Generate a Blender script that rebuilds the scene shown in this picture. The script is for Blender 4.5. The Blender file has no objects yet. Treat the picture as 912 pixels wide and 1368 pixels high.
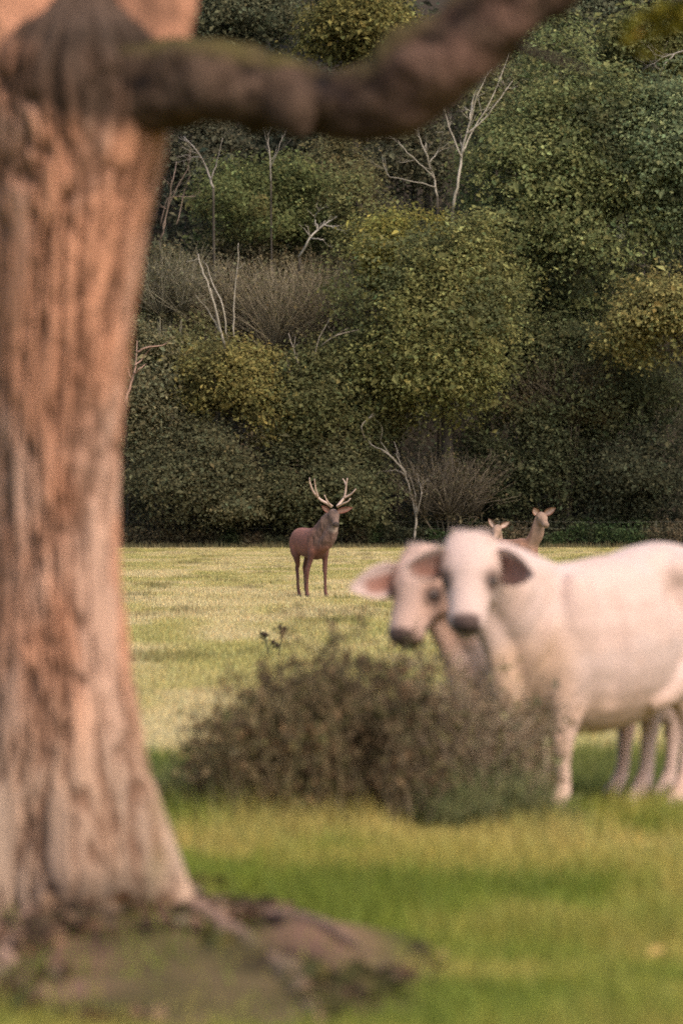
import bpy, math, random
import numpy as np
from mathutils import Vector, Matrix

random.seed(7)
RNG = np.random.default_rng(11)
SC = bpy.context.scene
COL = SC.collection
R = math.radians

# ------------------------------------------------------------------ camera, light, exposure
EYE = 1.4                 # camera height, metres
FPX = 7600.0              # focal length in photo pixels (200 mm on a 36 mm high frame of 1368 px)
HOR = 690.0               # photo row of the horizon
cam_d = bpy.data.cameras.new("camera")
cam = bpy.data.objects.new("camera", cam_d)
COL.objects.link(cam)
cam_d.sensor_fit = 'VERTICAL'
cam_d.sensor_height = 36.0
cam_d.sensor_width = 24.0
cam_d.lens = 200.0
cam_d.clip_start = 0.5
cam_d.clip_end = 3000.0
cam_d.dof.use_dof = True
cam_d.dof.focus_distance = 122.0
cam_d.dof.aperture_fstop = 3.8
cam.location = (0, 0, EYE)
cam.rotation_euler = (R(90) + math.atan((HOR - 684.0) / FPX), 0, 0)
SC.camera = cam

SUN_EL, SUN_AZ = 48.0, 38.0        # degrees: above the horizon; to the right of straight behind the camera
w = bpy.data.worlds.new("World")
SC.world = w
w.use_nodes = True
nt = w.node_tree
sky = nt.nodes.new('ShaderNodeTexSky')
sky.sky_type = 'NISHITA'
sky.sun_disc = False
sky.sun_elevation = R(SUN_EL)
sky.sun_rotation = R(180 - SUN_AZ)
sky.air_density = 1.0
sky.dust_density = 4.0
sky.ozone_density = 0.6
nt.links.new(sky.outputs[0], nt.nodes['Background'].inputs[0])
nt.nodes['Background'].inputs[1].default_value = 0.12

sl = bpy.data.lights.new("sun", 'SUN')
sl.energy = 1.5
sl.angle = R(30)
sl.color = (1.0, 0.82, 0.68)
so = bpy.data.objects.new("sun", sl)
COL.objects.link(so)
sd = Vector((math.sin(R(SUN_AZ)) * math.cos(R(SUN_EL)), -math.cos(R(SUN_AZ)) * math.cos(R(SUN_EL)), math.sin(R(SUN_EL))))
so.rotation_euler = sd.to_track_quat('Z', 'Y').to_euler()
so.location = (10, -10, 30)

SC.view_settings.view_transform = 'Standard'
SC.view_settings.look = 'None'
SC.view_settings.exposure = 1.08
SC.view_settings.gamma = 1.0
SC.render.engine = 'CYCLES'
SC.cycles.max_bounces = 6
SC.cycles.diffuse_bounces = 3
SC.cycles.transmission_bounces = 3
SC.cycles.transparent_max_bounces = 4
SC.cycles.use_denoising = False

# ------------------------------------------------------------------ helpers
def at(px, py, D):
    """photo pixel -> world point at distance D"""
    s = FPX / D
    return np.array([(px - 456.0) / s, D, EYE + (HOR - py) / s])

def _hash(ix, iy, iz, seed):
    h = (ix * 374761393 + iy * 668265263 + iz * 2147483647 + seed * 1274126177) & 0xFFFFFFFF
    h = ((h ^ (h >> 13)) * 1274126177) & 0xFFFFFFFF
    h = h ^ (h >> 16)
    return (h & 0xFFFF) / 65535.0

def vnoise(x, y, z=0.0, seed=0):
    x, y, z = np.broadcast_arrays(np.asarray(x, float), np.asarray(y, float), np.asarray(z, float))
    ix, iy, iz = np.floor(x).astype(np.int64), np.floor(y).astype(np.int64), np.floor(z).astype(np.int64)
    fx, fy, fz = x - ix, y - iy, z - iz
    ux, uy, uz = fx * fx * (3 - 2 * fx), fy * fy * (3 - 2 * fy), fz * fz * (3 - 2 * fz)
    r = 0
    for a in (0, 1):
        for b in (0, 1):
            for c in (0, 1):
                wgt = (ux if a else 1 - ux) * (uy if b else 1 - uy) * (uz if c else 1 - uz)
                r = r + wgt * _hash(ix + a, iy + b, iz + c, seed)
    return r

def fbm(x, y, z=0.0, oct=4, seed=0):
    t, a, s = 0, 0.5, 0
    x, y, z = np.asarray(x, float), np.asarray(y, float), np.asarray(z, float)
    for k in range(oct):
        t = t + a * vnoise(x, y, z, seed + k * 17)
        s += a
        a *= 0.5
        x, y, z = x * 2.03, y * 2.03, z * 2.03
    return t / s

def smooth(a, b, x):
    t = np.clip((np.asarray(x, float) - a) / (b - a), 0, 1)
    return t * t * (3 - 2 * t)

def mesh_np(name, V, faces, col=None, attrs=None, shade=True):
    """V (n,3); faces: list of (m,k) int arrays"""
    me = bpy.data.meshes.new(name)
    V = np.asarray(V, np.float32)
    me.vertices.add(len(V))
    me.vertices.foreach_set("co", V.ravel())
    fl = [np.asarray(f, np.int32) for f in faces if len(f)]
    loops = np.concatenate([f.ravel() for f in fl])
    tot = np.concatenate([np.full(len(f), f.shape[1], np.int32) for f in fl])
    start = np.concatenate([[0], np.cumsum(tot)[:-1]]).astype(np.int32)
    me.loops.add(len(loops))
    me.loops.foreach_set("vertex_index", loops)
    me.polygons.add(len(tot))
    me.polygons.foreach_set("loop_start", start)
    me.polygons.foreach_set("loop_total", tot)
    me.polygons.foreach_set("use_smooth", np.full(len(tot), shade, bool))
    me.update(calc_edges=True)
    if col is not None:
        set_col(me, col)
    return me

def set_col(me, col, name="coat"):
    col = np.asarray(col, np.float32)
    c4 = np.ones((len(me.vertices), 4), np.float32)
    c4[:, :3] = col
    a = me.color_attributes.get(name) or me.color_attributes.new(name, 'FLOAT_COLOR', 'POINT')
    a.data.foreach_set("color", c4.ravel())

def add(name, me, mat=None, parent=None, loc=None):
    o = bpy.data.objects.new(name, me)
    COL.objects.link(o)
    if mat is not None and me is not None:
        me.materials.clear()
        me.materials.append(mat)
    if parent is not None:
        o.parent = parent
    if loc is not None:
        o.location = loc
    return o

def tag(o, label=None, cat=None, group=None, kind=None):
    if label: o["label"] = label
    if cat: o["category"] = cat
    if group: o["group"] = group
    if kind: o["kind"] = kind
    return o

def thing(name, label, cat, loc, group=None):
    o = bpy.data.objects.new(name, None)
    COL.objects.link(o)
    o.empty_display_size = 0.3
    o.location = [float(c) for c in loc]
    return tag(o, label, cat, group)

class MB:
    """collects tubes and leaf cards with colours"""
    def __init__(self):
        self.V, self.C, self.F = [], [], {3: [], 4: []}
        self.n = 0
    def put(self, V, faces, col):
        V = np.asarray(V, float)
        for f in faces:
            f = np.asarray(f)
            if len(f):
                self.F[f.shape[1]].append(f + self.n)
        self.V.append(V)
        c = np.asarray(col, float)
        self.C.append(np.broadcast_to(c, (len(V), 3)) if c.ndim == 1 else c)
        self.n += len(V)
    def tube(self, pts, rad, n=6, col=(.1, .1, .1)):
        V, q, t = loft(pts, rad, rad, n)
        self.put(V, [q, t], col)
    def mesh(self, name, off=(0, 0, 0), shade=True):
        V = np.concatenate(self.V) - np.asarray(off, float)
        fs = [np.concatenate(self.F[k]) for k in (4, 3) if self.F[k]]
        return mesh_np(name, V, fs, np.concatenate(self.C), shade=shade)

def loft(pts, ra, rb, n=16, up=(0, 0, 1)):
    """closed tube through pts; ra = half width across, rb = half height"""
    P = np.asarray(pts, float)
    m = len(P)
    ra = np.broadcast_to(np.asarray(ra, float), (m,))
    rb = np.broadcast_to(np.asarray(rb, float), (m,))
    T = np.gradient(P, axis=0)
    T /= np.linalg.norm(T, axis=1, keepdims=True) + 1e-9
    upv = np.asarray(up, float)
    if abs(T.mean(0) @ upv) > 0.93 * np.linalg.norm(T.mean(0)):
        upv = np.array([1.0, 0, 0])
    S = np.cross(T, upv)
    S /= np.linalg.norm(S, axis=1, keepdims=True) + 1e-9
    U = np.cross(S, T)
    th = np.arange(n) * 2 * math.pi / n
    ring = P[:, None, :] + S[:, None, :] * (ra[:, None] * np.cos(th))[..., None] + U[:, None, :] * (rb[:, None] * np.sin(th))[..., None]
    V = np.concatenate([ring.reshape(-1, 3), P[:1], P[-1:]])
    i = np.arange(m - 1)[:, None] * n
    j = np.arange(n)[None]
    j2 = (j + 1) % n
    q = np.stack([i + j, i + j2, i + n + j2, i + n + j], -1).reshape(-1, 4)
    j, j2 = j[0], j2[0]
    t = np.concatenate([np.stack([np.full(n, m * n), j2, j], -1),
                        np.stack([np.full(n, m * n + 1), (m - 1) * n + j, (m - 1) * n + j2], -1)])
    return V, q, t

def spline(pts, k=4):
    """Catmull-Rom resample, works on rows of any width"""
    P = np.asarray(pts, float)
    P = np.concatenate([2 * P[:1] - P[1:2], P, 2 * P[-1:] - P[-2:-1]])
    out = []
    for i in range(1, len(P) - 2):
        for t in np.arange(k) / k:
            a, b, c, d = P[i - 1], P[i], P[i + 1], P[i + 2]
            out.append(.5 * (2 * b + (c - a) * t + (2 * a - 5 * b + 4 * c - d) * t * t + (3 * b - a - 3 * c + d) * t ** 3))
    out.append(P[-2])
    return np.array(out)

# ------------------------------------------------------------------ materials
def new_mat(name):
    m = bpy.data.materials.new(name)
    m.use_nodes = True
    nt = m.node_tree
    return m, nt, nt.nodes['Principled BSDF'], nt.nodes['Material Output']

def attr_mat(name, rough=0.8, var=0.25, scale=8.0, bump=0.0, bump_scale=40.0, stretch=(1, 1, 1), transl=0.0, spec=0.2, sheen=0.0):
    """colour attribute 'coat' times procedural noise, optional bump and translucency"""
    m, nt, b, out = new_mat(name)
    L = nt.links
    at_ = nt.nodes.new('ShaderNodeAttribute'); at_.attribute_name = "coat"
    tc = nt.nodes.new('ShaderNodeTexCoord')
    mp = nt.nodes.new('ShaderNodeMapping'); mp.inputs['Scale'].default_value = stretch
    L.new(tc.outputs['Object'], mp.inputs[0])
    nz = nt.nodes.new('ShaderNodeTexNoise'); nz.inputs['Scale'].default_value = scale; nz.inputs['Detail'].default_value = 4
    L.new(mp.outputs[0], nz.inputs['Vector'])
    mr = nt.nodes.new('ShaderNodeMapRange')
    mr.inputs['From Min'].default_value = .25; mr.inputs['From Max'].default_value = .75
    mr.inputs['To Min'].default_value = 1 - var; mr.inputs['To Max'].default_value = 1 + var
    L.new(nz.outputs['Fac'], mr.inputs['Value'])
    mx = nt.nodes.new('ShaderNodeVectorMath'); mx.operation = 'SCALE'
    L.new(at_.outputs['Color'], mx.inputs[0]); L.new(mr.outputs[0], mx.inputs['Scale'])
    L.new(mx.outputs[0], b.inputs['Base Color'])
    b.inputs['Roughness'].default_value = rough
    b.inputs['Specular IOR Level'].default_value = spec
    if sheen:
        b.inputs['Sheen Weight'].default_value = sheen
        b.inputs['Sheen Roughness'].default_value = .6
    if bump:
        n2 = nt.nodes.new('ShaderNodeTexNoise'); n2.inputs['Scale'].default_value = bump_scale; n2.inputs['Detail'].default_value = 5
        L.new(mp.outputs[0], n2.inputs['Vector'])
        bp = nt.nodes.new('ShaderNodeBump'); bp.inputs['Strength'].default_value = bump; bp.inputs['Distance'].default_value = .03
        L.new(n2.outputs['Fac'], bp.inputs['Height']); L.new(bp.outputs[0], b.inputs['Normal'])
    if transl:
        tr = nt.nodes.new('ShaderNodeBsdfTranslucent')
        L.new(mx.outputs[0], tr.inputs['Color'])
        ms = nt.nodes.new('ShaderNodeMixShader'); ms.inputs[0].default_value = transl
        L.new(b.outputs[0], ms.inputs[1]); L.new(tr.outputs[0], ms.inputs[2])
        L.new(ms.outputs[0], out.inputs['Surface'])
    return m

M_LEAF = attr_mat("leaf", rough=.75, var=.15, scale=3, transl=.42, spec=.1)
M_GRASS = attr_mat("grass_blade", rough=.6, var=.1, scale=2, transl=.35, spec=.2)
M_WOOD = attr_mat("bark_far", rough=.9, var=.35, scale=6, stretch=(4, 4, 1))
M_BARK = attr_mat("bark_near", rough=.95, var=.28, scale=9, bump=.6, bump_scale=30, stretch=(2.2, 2.2, .6), spec=.1)
M_COW = attr_mat("pale_coat", rough=.75, var=.05, scale=10, bump=.25, bump_scale=60, sheen=.06)
M_DEER = attr_mat("red_coat", rough=.75, var=.22, scale=14, bump=.3, bump_scale=50, sheen=.04)
M_ANTLER = attr_mat("antler_bone", rough=.6, var=.2, scale=20)
M_GROUND = attr_mat("ground_soil", rough=.95, var=.25, scale=6, bump=.8, bump_scale=14, spec=.1)
M_WIRE = attr_mat("galvanised_wire", rough=.5, var=.1, scale=5)
M_EYE, _nt, _b, _o = new_mat("eye_gloss")
_b.inputs['Base Color'].default_value = (.012, .008, .006, 1); _b.inputs['Roughness'].default_value = .12

# ------------------------------------------------------------------ terrain
TREE_XY = (float(at(84, HOR, 19.0)[0]), 19.0)

def ground_z(x, y):
    x, y = np.asarray(x, float), np.asarray(y, float)
    z = .05 * (fbm(x / 1.7, y / 4.0, 0, 3, 5) - .5) * smooth(20, 40, y)
    z = z + .02 * (fbm(x / .5, y / .8, 0, 3, 9) - .5)
    # raised root mound with a tail of bare soil towards the right
    dx, dy = x - TREE_XY[0], y - TREE_XY[1]
    z = z + .10 * np.exp(-((dx - .1) / .7) ** 2 - ((dy + .2) / 1.1) ** 2)
    z = z + .05 * np.exp(-((dx - .85) / .40) ** 2 - ((dy + .75) / .7) ** 2)
    z = z + .22 * (fbm(x * 2.8, y * 1.6, 0, 4, 13) - .5) * np.exp(-((dx - .2) / .9) ** 2 - ((dy + .8) / 1.3) ** 2)
    # lip of the near bank, shallow dip behind it
    z = z + .05 * np.exp(-((y - 31.0) / 1.1) ** 2) - .10 * np.exp(-((y - 34.5) / 2.0) ** 2)
    # wooded bank behind the field
    t = np.clip(y - 256, 0, None)
    z = z + .42 * np.where(t < 12, t * t / 24, t - 6)
    return z

SOIL_POLY = np.array([(-.62, 22.0), (-.20, 20.4), (.10, 18.8), (.27, 17.4), (.20, 16.5), (-.08, 15.7), (-.45, 15.6), (-.95, 16.2), (-1.6, 16.8), (-1.6, 21.5)])

def soil_mask(x, y):
    """bare trodden soil round the roots: inside an irregular patch"""
    x, y = np.asarray(x, float), np.asarray(y, float)
    px, py = x, y / 3.0
    d = np.full(np.shape(x), 1e9); ins = np.zeros(np.shape(x), bool)
    Q = SOIL_POLY / np.array([1.0, 3.0])
    for (ax, ay), (bx, by) in zip(Q, np.roll(Q, -1, axis=0)):
        ex, ey = bx - ax, by - ay
        t = np.clip(((px - ax) * ex + (py - ay) * ey) / (ex * ex + ey * ey), 0, 1)
        d = np.minimum(d, np.hypot(px - ax - t * ex, py - ay - t * ey))
        c = ((ay > py) != (by > py)) & (px < ex * (py - ay) / (ey + 1e-12) + ax)
        ins ^= c
    sd_ = np.where(ins, d, -d) + .30 * (fbm(x * 3.0, y * 1.1, 0, 4, 31) - .5)
    return smooth(-.12, .14, sd_)

GREEN = np.array([.130, .162, .021]); STRAW = np.array([.42, .35, .18]); FIELD = np.array([.34, .295, .118])
SOIL = np.array([.080, .047, .031]); LITTER = np.array([.035, .028, .02]); DKGREEN = np.array([.10, .115, .022])

def grass_tone(x, y):
    """straw .. green mix of the turf, by place"""
    far = smooth(31.0, 33.5, y + .6 * (fbm(x * 1.2, 0, 0, 2, 3) - .5))
    n1 = fbm(x / 1.1, y / 6.0, 0, 4, 21)
    n2 = fbm(x / .7, y / 1.6, 0, 4, 23)
    nf = n1 + .5 * (fbm(x / 5.0, y / 30.0, 0, 3, 27) - .5)
    fieldc = FIELD[None] + (STRAW - FIELD)[None] * smooth(.42, .68, nf)[:, None]
    fieldc = fieldc + (np.array([.22, .225, .06]) - fieldc) * (smooth(.48, .28, nf) * .4)[:, None]
    near = GREEN[None] + (np.array([.26, .225, .055]) - GREEN)[None] * smooth(.42, .68, n2)[:, None]
    near = near + (DKGREEN - near) * (smooth(.46, .30, n2) * .35)[:, None]
    dry = smooth(1.6, .2, np.abs(y - 24.6)) * smooth(.25, .6, fbm(x * 1.3, y, 0, 3, 41))
    near = near + (np.array([.34, .27, .09]) - near) * (dry * .7)[:, None]
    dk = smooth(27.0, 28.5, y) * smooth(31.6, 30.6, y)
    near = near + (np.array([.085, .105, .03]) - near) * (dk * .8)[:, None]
    return near + (fieldc - near) * far[:, None]

ys = np.concatenate([np.arange(-40, 12, 4.0), np.arange(12, 36, .12), np.arange(36, 60, .6), np.arange(60, 256, 2.0),
                     np.arange(256, 345, 1.5), np.array([360, 400, 480, 600, 900.])])
xs = np.concatenate([[-600, -300, -150, -80, -50, -35], np.arange(-26, -4, 1.0), np.arange(-4, 4, .12), np.arange(4, 26, 1.0), [26, 35, 50, 80, 150, 300, 600]])
X, Y = np.meshgrid(xs, ys)
xf, yf = X.ravel(), Y.ravel()
V = np.stack([xf, yf, ground_z(xf, yf)], 1)
nx = len(xs)
ii = (np.arange(len(ys) - 1)[:, None] * nx + np.arange(nx - 1)[None]).ravel()
Q = np.stack([ii, ii + 1, ii + nx + 1, ii + nx], 1)
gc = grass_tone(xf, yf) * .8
sm = soil_mask(xf, yf)
soilc = SOIL[None] * (.25 + 1.5 * smooth(.3, .7, fbm(xf * 4, yf * 1.6, 0, 4, 51)))[:, None]
moss = smooth(.46, .58, fbm(xf * 3.6, yf * 1.5, 0, 4, 57))
soilc = soilc + (np.array([.070, .060, .020]) - soilc) * (moss * .7)[:, None]
gc = gc + (soilc - gc) * sm[:, None]
fl = smooth(252.0, 254.0, yf)
gc = gc + (LITTER - gc) * fl[:, None]
ground = add("ground", mesh_np("ground", V, [Q], gc), M_GROUND)
tag(ground, "grassy meadow ground rising to a wooded bank", kind="structure")

# ------------------------------------------------------------------ grass
def blades(xb, yb, h, wd, col, lean=.5, yaw_face=.8):
    n = len(xb)
    z = ground_z(xb, yb) - .005
    a = RNG.normal(0, yaw_face, n)
    wx, wy = np.cos(a) * wd * .5, np.sin(a) * wd * .5
    la, lr = RNG.uniform(0, 2 * math.pi, n), RNG.uniform(0, lean, n) * h
    b = np.stack([xb, yb, z], 1)
    w_ = np.stack([wx, wy, np.zeros(n)], 1)
    tip = b + np.stack([np.cos(la) * lr, np.sin(la) * lr, h], 1)
    V = np.stack([b - w_, b + w_, tip], 1).reshape(-1, 3)
    F = np.arange(3 * n).reshape(-1, 3)
    C = np.repeat(col, 3, axis=0)
    return V, F, C

def scatter(y0, y1, dens, margin):
    """random points in the part of the meadow the lens can take in"""
    n = int(RNG.poisson((y1 - y0) * dens * (.12 * (y0 + y1) / 2 + 2 * margin)))
    yb = RNG.uniform(y0, y1, n)
    xb = (RNG.uniform(-1, 1, n)) * (.06 * yb + margin)
    return xb, yb

def tint(c, s=.22):
    k = np.exp(RNG.normal(0, s, len(c)))[:, None]
    hue = RNG.normal(0, .08, len(c))[:, None] * np.array([[1.0, 0.0, -.4]])
    return np.clip(c * k * (1 + hue), .005, .8)

Vs, Fs, Cs, nn = [], [], [], 0
for y0, y1, dn, mg in ((14, 17, 1500, .3), (17, 21, 1400, .4), (21, 26, 1300, .5), (26, 32.2, 1100, .6)):
    xb, yb = scatter(y0, y1, dn, mg)
    keep = RNG.uniform(0, 1, len(xb)) > soil_mask(xb, yb) * .93
    keep &= (np.hypot(xb - TREE_XY[0], yb - TREE_XY[1]) > .32)
    xb, yb = xb[keep], yb[keep]
    tall = 1 + 1.6 * smooth(1.0, .2, np.abs(yb - 25.0)) * smooth(.35, .6, fbm(xb * 2.2, yb, 0, 2, 63)) + 1.4 * smooth(.5, .75, fbm(xb * 1.4, yb * .9, 0, 3, 61)) + .9 * smooth(26, 27.5, yb)
    h = RNG.uniform(.03, .07, len(xb)) * tall
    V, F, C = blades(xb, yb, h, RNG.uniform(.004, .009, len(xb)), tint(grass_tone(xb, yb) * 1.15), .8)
    Vs.append(V); Fs.append(F + nn); Cs.append(C); nn += len(V)
near_grass = add("grass", mesh_np("grass", np.concatenate(Vs), [np.concatenate(Fs)], np.concatenate(Cs), shade=False), M_GRASS)
tag(near_grass, "lush green near grass round the tree and the cattle", "grass", kind="stuff")

Vs, Fs, Cs, nn = [], [], [], 0
yy = 32.0
while yy < 254:
    y1 = min(yy * 1.12, 255)
    dn = 420 * (32 / yy) ** 1.25
    xb, yb = scatter(yy, y1, dn, 1.0)
    t = smooth(.60, .78, fbm(xb / .9, yb / 3.5, 0, 4, 71))
    h = RNG.uniform(.03, .065, len(xb)) * (1 + 1.0 * t)
    c = grass_tone(xb, yb) * 1.15
    c = c * (1 - .45 * t)[:, None]
    V, F, C = blades(xb, yb, h, RNG.uniform(.008, .016, len(xb)) * (yy / 60) ** .5, tint(c, .2), .7, .6)
    Vs.append(V); Fs.append(F + nn); Cs.append(C); nn += len(V)
    yy = y1
field_grass = add("grass", mesh_np("grass", np.concatenate(Vs), [np.concatenate(Fs)], np.concatenate(Cs), shade=False), M_GRASS)
tag(field_grass, "short straw-tinged pasture grass of the far meadow where the stag stands", "pasture", kind="stuff")

# ------------------------------------------------------------------ leaves and woodland
def leaf_cards(P, size, col, updir=None, aspect=.62, flat=.5):
    """diamond leaves with a fold, one per point"""
    n = len(P)
    d = RNG.normal(0, 1, (n, 3)); d /= np.linalg.norm(d, axis=1, keepdims=True)
    nrm = RNG.normal(0, 1, (n, 3)) * (1 - flat) + (np.array([0, -.35, 1.0]) if updir is None else updir) * flat
    nrm /= np.linalg.norm(nrm, axis=1, keepdims=True) + 1e-9
    t = d - nrm * (d * nrm).sum(1, keepdims=True)
    t /= np.linalg.norm(t, axis=1, keepdims=True) + 1e-9
    s = np.cross(nrm, t)
    L = size[:, None]
    Wd = L * aspect * .5
    V = np.stack([P - t * L * .5, P + s * Wd + nrm * L * .10, P + t * L * .5 - nrm * L * .08, P - s * Wd + nrm * L * .10], 1).reshape(-1, 3)
    F = np.arange(4 * n).reshape(-1, 4)
    return V, F, np.repeat(col, 4, axis=0)

def crown_points(c, r, nclump, per, clump_r, seed, rough=.3, hollow=.55, back=.35):
    """clump centres through an uneven ellipsoid, leaves round each clump"""
    rg = np.random.default_rng(seed)
    c, r = np.asarray(c, float), np.asarray(r, float)
    nl = int(np.clip(3 + 1.6 * math.sqrt(r[0] * r[2]), 5, 16))
    ld = rg.normal(0, 1, (nl, 3)); ld /= np.linalg.norm(ld, axis=1, keepdims=True)
    ld[:, 1] = -np.abs(ld[:, 1]) * .8 + .15
    lc = c + ld * r * rg.uniform(.45, .86, (nl, 1))
    lr = r * rg.uniform(.38, .62, (nl, 1)) * (1 + .25 * rg.normal(0, 1, (nl, 3)))
    lc = np.concatenate([lc, c[None]]); lr = np.concatenate([np.abs(lr), (r * .9)[None]])
    pw = (lr[:, 0] * lr[:, 2]); pw /= pw.sum()
    li = rg.choice(len(lc), nclump * 3, p=pw)
    d = rg.normal(0, 1, (nclump * 3, 3)); d /= np.linalg.norm(d, axis=1, keepdims=True)
    keep = (d[:, 1] < .15) | (rg.uniform(0, 1, len(d)) < back)
    keep &= (d[:, 2] > -.35) | (rg.uniform(0, 1, len(d)) < .5)
    d, li = d[keep][:nclump], li[keep][:nclump]
    bump = 1 + rough * (fbm(d[:, 0] * 2.6 + seed, d[:, 1] * 2.6, d[:, 2] * 2.6, 3, seed) - .5)
    k = rg.uniform(hollow ** 3, 1, len(d)) ** (1 / 3) * bump
    C = lc[li] + d * k[:, None] * lr[li]
    # drop clumps in noise gaps so that dark shows through
    g = fbm(C[:, 0] * .55, C[:, 1] * .55, C[:, 2] * .55, 2, seed + 5)
    C, d = C[g > .36], d[g > .36]
    crad = clump_r * rg.uniform(.6, 1.35, len(C))
    off = rg.normal(0, .5, (len(C), per, 3)) * np.array([1.15, 1.0, .6])
    P = (C[:, None] + off * crad[:, None, None]).reshape(-1, 3)
    out = np.repeat(d, per, axis=0)
    ctone = np.repeat(np.exp(rg.normal(0, .25, len(C))), per)
    return P, out, ctone, C

def crown_mesh(name, c, r, col, nclump, per, lsize, clump_r, seed, base, accent=None, acc=0.0, **kw):
    P, out, ct, C = crown_points(c, r, nclump, per, clump_r, seed, **kw)
    n = len(P)
    cc = np.tile(np.asarray(col, float), (n, 1)) * ct[:, None]
    if accent is not None:
        m = smooth(.5, .62, fbm(P[:, 0] * .5, P[:, 1] * .5, P[:, 2] * .5, 3, seed + 9) + acc - .15)
        cc = cc + (np.asarray(accent) - cc) * m[:, None]
    cc = tint(cc, .2)
    size = lsize * np.exp(RNG.normal(0, .42, n))
    V, F, Cc = leaf_cards(P, size, cc, updir=out * .7 + np.array([0, -.35, .8]), flat=.62)
    return mesh_np(name, V - base, [F], Cc, shade=False), C

def grow(mb, p, d, length, r, depth, col, bend=.35, up=.15, kids=(2, 4), spread=.7, n=5, seg=5, taper=.45):
    """a wandering limb with side branches"""
    pts, dd, p = [np.array(p, float)], np.array(d, float), np.array(p, float)
    for i in range(seg):
        dd = dd + np.array([random.gauss(0, bend) * .5, random.gauss(0, bend) * .5, random.gauss(0, bend) * .35 + up * .4])
        dd /= np.linalg.norm(dd)
        p = p + dd * length / seg
        pts.append(p)
    rad = np.linspace(r, r * taper, len(pts))
    mb.tube(pts, rad, n, np.asarray(col) * random.uniform(.8, 1.2))
    if depth > 0:
        for k in range(random.randint(*kids)):
            i = random.randint(max(1, seg // 3), seg)
            nd = dd + np.array([random.gauss(0, spread), random.gauss(0, spread), random.gauss(.1, spread * .7)])
            nd /= np.linalg.norm(nd)
            grow(mb, pts[i], nd, length * random.uniform(.45, .7), max(rad[i] * .62, .004), depth - 1, col, bend, up, kids, spread, max(3, n - 1), max(3, seg - 1), taper)
    return pts

def tree(name, label, cx, cy, rx, ry, D, col, leaf=.2, dens=1.0, accent=None, acc=0.0, trunk_px=None, bark=(.05, .042, .034),
         trunk_r=.2, ry_depth=None, group=None, seed=0, rough=.7, clump=.7, back=.35):
    s = FPX / D
    c = at(cx, cy, D)
    rxm, rzm = rx / s, ry / s
    rym = ry_depth or min(rxm, 3.6)
    tx = at(trunk_px, HOR, D)[0] if trunk_px else c[0] + random.uniform(-.3, .3) * rxm
    by = D + .3
    base = np.array([tx, by, float(ground_z(np.array([tx]), np.array([by]))[0])])
    t = thing(name, label, "tree", base, group)
    leaf *= .8
    col = np.asarray(col) * np.array([1.16, 1.14, 1.0])
    per = 16
    area = math.pi * rxm * rzm
    n = int(area * 27 * dens * (.2 / leaf) ** 2)
    me, C = crown_mesh("crown", c, (rxm * 1.06, rym, rzm * 1.06), col, n, per, leaf, clump, 100 + seed, base, accent, acc, rough=rough, back=back)
    # trunk with limbs reaching into the crown
    mb = MB()
    fork = np.array([c[0] * .55 + tx * .45, by, max(base[2] + .6, c[2] - rzm * .55)])
    mid = (base + fork) / 2 + np.array([random.gauss(0, .15), 0, 0])
    mb.tube(spline([base - [0, 0, .2], mid, fork], 4), np.linspace(trunk_r * 1.25, trunk_r * .75, 9), 8, bark)
    for k in range(6):
        q = C[RNG.integers(len(C))]
        m2 = (fork + q) / 2 + np.array([random.gauss(0, .3), random.gauss(0, .2), random.uniform(-.1, .5)])
        mb.tube(spline([fork - (0, 0, .1), m2, q], 4), np.linspace(trunk_r * .5, trunk_r * .1, 9), 5, np.asarray(bark) * random.uniform(.8, 1.5))
    add("trunk", mb.mesh("trunk", base), M_WOOD, t)
    add("crown", me, M_LEAF, t)
    return t

OLIVE = (.138, .142, .060); YELLOW = (.19, .165, .05); DARK = (.088, .102, .052); MID = (.125, .142, .066)
GREY = (.130, .126, .080); BROWN = (.10, .075, .045); BLUE = (.115, .142, .080)

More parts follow.
